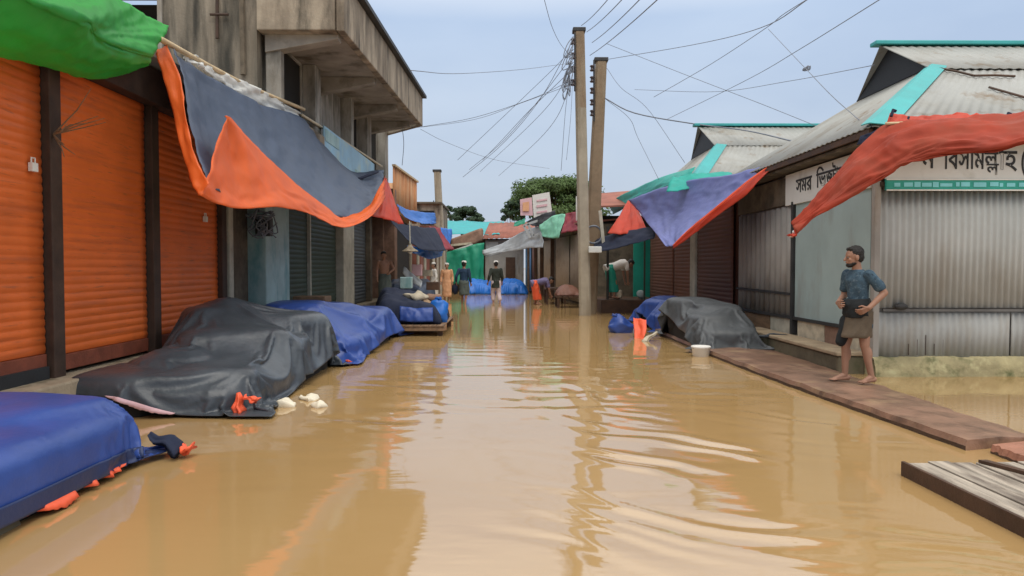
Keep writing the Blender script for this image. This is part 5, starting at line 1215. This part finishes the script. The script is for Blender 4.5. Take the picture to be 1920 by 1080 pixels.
# ------------------------------------------------------------------ end of the street
def street_end():
    t = thing('market_shed', (-1.5, 42, 0), 'market shed with turquoise roof sheeting closing the end of the street', 'market shed')
    MB().box((-7, 41.2, -.6), (.2, 46, 3.1)).build('wall', m_wooddark, t)
    sheet('roof_sheet', [[(800, 420, 47), (850, 414, 47), (900, 417, 47), (945, 416, 47)], [(800, 430, 44), (850, 428, 44), (900, 430, 44), (945, 428, 44)], [(800, 440, 40.8), (850, 440, 40.8), (900, 440, 40.8), (942, 441, 40.8)]], t_turq, t, 30, 10, (7, 2, .08), 3)
    sheet('gable_board', [[(846, 448, 40.2), (880, 436, 40.2), (902, 428, 40.2), (906, 434, 40.2)], [(846, 462, 40.1), (880, 460, 40.1), (902, 452, 40.1), (906, 450, 40.1)]], m_brick, t, 16, 6, (4, 2, .05), 3)
    MB().bar(at(845, 460, 39.9), at(884, 456, 39.9), .1, .12).build('pale_edge', m_sack, t)
    MB().bar(at(850, 470, 39.6), at(886, 458, 39.6), .14, .08).build('pale_edge', m_signwhite, t)
    tarp('green_curtain', 'emerald green tarp hung like a curtain across the end of the street', [[(832, 474, 39.4), (865, 466, 39.4), (892, 458, 39.4), (908, 455, 39.4)], [(834, 498, 39.2), (866, 494, 39.3), (892, 490, 39.2), (907, 490, 39.4)], [(838, 532, 39), (868, 534, 39.2), (892, 534, 39), (906, 534, 39.3)]], t_greencurt, (6, 1.5, .14), 3)
    t = thing('grey_shop', (-.2, 41, 0), 'small grey plaster shop under a rusty roof at the end of the street', 'shop')
    MB().box((-1.25, 40.6, -.6), (1.0, 44, 3.0)).build('wall', m_tin_dull, t)
    MB().box((-1.2, 40.54, 2.2), (-.5, 40.59, 2.9)).build('signboard', m_signwhite, t)
    MB().grid(corr_pts((-1.4, 40.0, 3.05), (1.6, 40.0, 3.15), (-1.1, 44, 4.2), (2.2, 44, 4.3), .3, .02)).build('roof', m_rustroof, t, smooth=True, thick=.02)
    MB().box((-.05, 40.53, -.3), (.5, 40.59, 2.0)).build('door', m_wooddark, t)
    for i, (a, b, s, lab) in enumerate(((-2.2, -.75, 5, 'bright blue tarp heap at the foot of the emerald curtain'), (-.35, 1.0, 7, 'bright blue tarp heap before the grey shop at the street end'))):
        P = heap([(a, 36.2), (b, 36.4), (b, 38.4), (a, 38.4)], [[.4, .45, .4], [.7, .62, .5], [.75, .7, .6]], .0, 40, 30, .3, .12, .08, s, .55)
        tag(MB().grid(P).build('covered_heap', t_bluebright, smooth=True, thick=.008), lab, 'covered goods')
    # right row, running inwards
    t = thing('shutter_row', (2.2, 32, 0), 'row of beige shuttered shops with blue and brown doors on the far right', 'shop row')
    def pt(s, off=0., z=0.): return V((2.95 - 1.85 * s + off, 25 + 15.3 * s + off * .12, z))
    b = MB(); b.hexa([pt(0, .06, -.6), pt(0, 6, -.6), pt(1, 6, -.6), pt(1, .06, -.6), pt(0, .06, 3.0), pt(0, 6, 3.0), pt(1, 6, 3.0), pt(1, .06, 3.0)]); b.build('wall', m_darkwall, t)
    for (a, c, m, nm) in ((.02, .2, m_beigesh, 'shutter_panel'), (.21, .4, m_beigesh, 'shutter_panel'), (.46, .6, m_beigesh, 'shutter_panel'), (.63, .72, m_beigesh, 'shutter_panel'), (.75, .84, m_brownsh, 'door'), (.87, .93, m_bluedoor, 'door'), (.94, 1., m_bluedoor, 'door')):
        MB().grid(corr_pts(pt(c, 0, .1), pt(a, 0, .1), pt(c, 0, 2.7), pt(a, 0, 2.7), .16, .012)).build(nm, m, t, smooth=True, thick=.01)
    for s in (.43, .615, .735): MB().bar(pt(s, -.08, -.6), pt(s, -.08, 2.8), .16, .16).build('post', m_wooddark, t)
    for s in (.0, .9): MB().bar(pt(s, -.08, -.6), pt(s, -.08, 2.8), .12, .12).build('post', m_wood, t)
    b = MB(); b.hexa([pt(0, -.4, 3.003), pt(0, 6.2, 3.6), pt(1, 6.2, 3.6), pt(1, -.4, 3.003), pt(0, -.4, 3.06), pt(0, 6.2, 3.66), pt(1, 6.2, 3.66), pt(1, -.4, 3.06)]); b.build('roof', m_rustroof, t)
    tarp('silver_tarp', 'silver grey tarp awning slanting across the far right shops', [[(906, 470, 38), (945, 456, 36), (985, 432, 33), (1014, 424, 30.5)], [(906, 476, 37.6), (948, 466, 35.4), (988, 450, 32.5), (1018, 444, 30)], [(912, 482, 37.2), (952, 473, 35), (990, 466, 32), (1018, 464, 29.6)]], t_silver, (5, 2, .08), 4)
    tarp('mint_tarp', 'pale mint green tarp awning corner on the far right shops', [[(1012, 422, 30), (1040, 404, 28.5), (1062, 402, 27.5)], [(1014, 432, 29.6), (1038, 425, 28.2), (1056, 424, 27.2)], [(1018, 444, 29.2), (1036, 447, 28), (1050, 446, 27)]], t_mint, (4, 2, .06), 6)
    tarp('red_tarp', 'dark red tarp awning just left of the taller pole', [[(1062, 402, 27), (1080, 398, 26), (1100, 400, 25)], [(1057, 418, 26.6), (1078, 418, 25.6), (1100, 418, 24.6)], [(1052, 438, 26.2), (1076, 434, 25.2), (1100, 436, 24.2)]], t_crimson, (4, 2, .06), 8)
    tarp('black_tarp', 'black sheet spread on the roof below the tilted billboard', [[(988, 416, 32), (1012, 404, 30.5), (1042, 394, 29)], [(992, 420, 31.6), (1018, 414, 30), (1042, 406, 28.8)], [(1000, 424, 31), (1022, 424, 29.6), (1040, 418, 28.5)]], m_black, (4, 2, .05), 9)
    tarp('green_tarp', 'small green tarp scrap on the roof left of the black sheet', [[(965, 418, 34), (985, 410, 33)], [(964, 426, 33.6), (986, 420, 32.6)]], t_greencurt, (3, 2, .05), 9, 12, 8)
    # tilted billboard
    t = thing('billboard', at(1006, 405, 31.5), 'tilted white billboard with pink lines and an orange panel on the far right roofs', 'billboard')
    def quad(name, px, Y, m, th=.03):
        p = [at(*q, Y) for q in px]; n = V((0, -1, 0)) * th
        MB().hexa([p[0], p[1], p[1] - n, p[0] - n, p[3], p[2], p[2] - n, p[3] - n]).build(name, m, t)
    quad('white_panel', ((1001, 410), (1036, 403), (1030, 360), (998, 366)), 31.5, m_signwhite, .06)
    quad('orange_panel', ((976, 404), (999.4, 404), (997, 370), (975, 374)), 31.5, m_pinksign, .05)
    quad('orange_patch', ((980, 396), (992, 396), (992, 378), (980, 380)), 31.44, m_peach, .02)
    for (y0, y1) in ((374, 377), (384, 388), (396, 399)): quad('printed_line', ((1006, y1 + 1), (1026, y1 - 2), (1026, y0 - 2), (1006, y0 + 1)), 31.46, m_pinksign, .02)
    for x in (1004, 1028): MB().bar(at(x, 408, 31.7), at(x + 1, 428, 31.7), .08).build('strut', m_iron, t)
    t = thing('table_frame', at(1000, 440, 31), 'grey metal table frame lying upside down on the silver tarp', 'frame')
    f = MB()
    for p, q in (((990, 420), (1008, 414)), ((1008, 414), (1018, 436)), ((1018, 436), (1000, 442)), ((1000, 442), (990, 420)), ((982, 424), (994, 446)), ((990, 420), (982, 424))): f.bar(at(*p, 30.6), at(*q, 30.6), .11, .1)
    f.build('rail', m_silverframe, t)
    b = MB().bar(at(1085, 368, 25.5), at(1085, 414, 25.5), .2, .06)
    tag(b.build('tin_strip', m_signwhite), 'pale upright tin strip left of the taller pole', 'tin strip')
    # stall behind the poles
    t = thing('green_stall', (4.3, 24, 0), 'dark open stall with a teal green side panel behind the two poles', 'stall')
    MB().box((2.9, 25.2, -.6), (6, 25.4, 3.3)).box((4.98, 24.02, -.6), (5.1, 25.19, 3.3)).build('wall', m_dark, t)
    MB().box((4.38, 23.9, .3), (4.97, 24.0, 2.6)).build('side_panel', m_greenpanel, t)
    MB().box((2.95, 21.5, -.6), (4.8, 23.88, .42)).build('floor_deck', m_wooddark, t, bevel=.02)
    MB().tube([(3.15, 21.6, .4), (3.15, 21.6, 2.7)], .04, 8).build('post', m_iron, t); MB().tube([(4.3, 21.6, .42), (4.3, 21.6, 2.7)], .03, 8).build('post', m_green_sh, t)
    b = MB(); b.hexa([(2.6, 24.5, 3.5), (5.4, 24.5, 3.62), (5.6, 28, 4.5), (3.2, 28, 4.3), (2.6, 24.5, 3.56), (5.4, 24.5, 3.68), (5.6, 28, 4.56), (3.2, 28, 4.36)]); b.build('roof', m_rustroof, t)
    for i, (x, y, z, s, m, lab) in enumerate(((3.5, 21.8, .42, .16, m_sack, 'pale sack standing on the deck of the dark stall'), (4.25, 21.9, .42, .13, m_tin_teal, 'small pale green bag on the deck of the dark stall'))):
        b = MB().ball((x, y, z + s), (s, s * .9, s * 1.1), 14, 10)
        for q, p in enumerate(b.v): b.v[q] = p + V((nz(p.x * 6, p.y * 6, p.z * 6), nz(p.x * 6 + 9, p.y * 6, p.z * 6), nz(p.x * 5, p.z * 6))) * .07
        tag(b.build('sack', m, smooth=True), lab, 'sack')
    # low brown tables and clutter right of the bending person
    for (x0, y0, x1, y1, h, lab) in ((1.75, 24.2, 2.75, 25.4, .42, 'low dark brown market table beside the taller pole'), (1.5, 26.6, 2.3, 28.2, .62, 'dark brown market table behind the bending person')):
        t = thing('market_table', ((x0 + x1) / 2, (y0 + y1) / 2, 0), lab, 'table')
        b = MB(); n = 5; w = (x1 - x0) / n
        for k in range(n): b.box((x0 + k * w + .01, y0, h - .06), (x0 + (k + 1) * w - .01, y1, h))
        b.build('table_top', m_wooddark, t)
        for x in (x0 + .06, x1 - .06):
            for y in (y0 + .06, y1 - .06): MB().box((x - .04, y - .04, -.6), (x + .04, y + .04, h - .063)).build('leg', m_wooddark, t)
    P = heap([(1.8, 24.4), (2.6, 24.4), (2.6, 25.2), (1.8, 25.2)], [[.55, .6, .5], [.7, .75, .6], [.6, .7, .6]], .43, 24, 20, .2, .05, .04, 3)
    tag(MB().grid(P).build('covered_goods', m_brownsh, smooth=True, thick=.008), 'brown cloth bundle on the low dark table beside the taller pole', 'bundle')
m_silverframe = M('grey frame', (.4, .42, .43), .5, .15)
street_end()

# ------------------------------------------------------------------ trees
m_leaf = M('leaves', (.075, .125, .035), .7, .5, 1.2, 0, transl=.25)
m_leaf2 = M('dark leaves', (.03, .06, .028), .7, .4, 1.2, 0, transl=.2)
m_bark = M('bark', (.1, .075, .05), .9, .3)
def tree(loc, crown_c, rad, n, mat, leaf, label, seed, clumps):
    rnd = random.Random(seed); t = thing('tree', loc, label, 'tree'); loc = V(loc); cc = V(crown_c)
    tr = MB(); fork = loc.lerp(V((cc.x, cc.y, cc.z - rad[2] * .7)), .75)
    tr.tube([loc, loc.lerp(fork, .5) + V((.12, 0, 0)), fork], [.42 * rad[0] / 4.2, .34 * rad[0] / 4.2, .28 * rad[0] / 4.2], 9)
    C = []
    for k in range(clumps):
        a = rnd.uniform(0, 6.283); u = rnd.uniform(.15, 1) ** .5; ph = rnd.uniform(-.25, 1)
        c = cc + V((rad[0] * u * math.cos(a) * math.cos(ph * 1.2), rad[1] * u * math.sin(a) * math.cos(ph * 1.2), rad[2] * .85 * math.sin(ph * 1.3)))
        C.append((c, rnd.uniform(.3, .5) * rad[0] * .62))
        if k % 3 == 0: tr.tube([fork, fork.lerp(c, .5) + V((0, 0, -.1 * rad[2])), c], [.14 * rad[0] / 4.2, .09 * rad[0] / 4.2, .03 * rad[0] / 4.2], 6)
    tr.build('trunk', m_bark, t, smooth=True)
    cr_ = MB(); vs = []; fs = []
    for q in range(n):
        c, r = C[rnd.randrange(clumps)]
        d = V((rnd.gauss(0, 1), rnd.gauss(0, 1), rnd.gauss(0, .6))); d = d.normalized() * r * rnd.uniform(.3, 1.05) ** .6; d.z *= .62
        p = c + d; nrm = (d.normalized() + V((rnd.uniform(-.7, .7), rnd.uniform(-.7, .7), rnd.uniform(0, 1)))).normalized()
        s = nrm.orthogonal().normalized(); s = Quaternion(nrm, rnd.uniform(0, 6.283)) @ s; w = nrm.cross(s); l = leaf * rnd.uniform(.6, 1.3); b0 = len(vs)
        vs += [p - s * l, p + w * l * .5, p + s * l, p - w * l * .5]; fs.append((b0, b0 + 1, b0 + 2, b0 + 3))
    cr_.add(vs, fs); cr_.build('crown', mat, t)
def trees():
    c = at(1040, 390, 62)
    tree((c.x, 62, -.5), c, (4.3, 4.0, 2.8), 26000, m_leaf, .15, 'large spreading green rain tree behind the far right roofs', 3, 90)
    c = at(873, 418, 78)
    tree((c.x, 78, -.5), c, (2.0, 2.0, 2.0), 7000, m_leaf2, .15, 'small round dark green tree beyond the turquoise roof', 5, 40)
    c = at(962, 404, 60)
    tree((c.x, 60, -.5), c, (1.1, 1.1, 1.5), 2500, m_leaf2, .13, 'slim dark tree left of the billboard', 9, 30)
    c = at(838, 412, 70)
    tree((c.x, 70, -.5), c, (.7, .8, 1.6), 1500, m_leaf2, .13, 'thin dark tree just behind the distant pole', 11, 20)
trees()
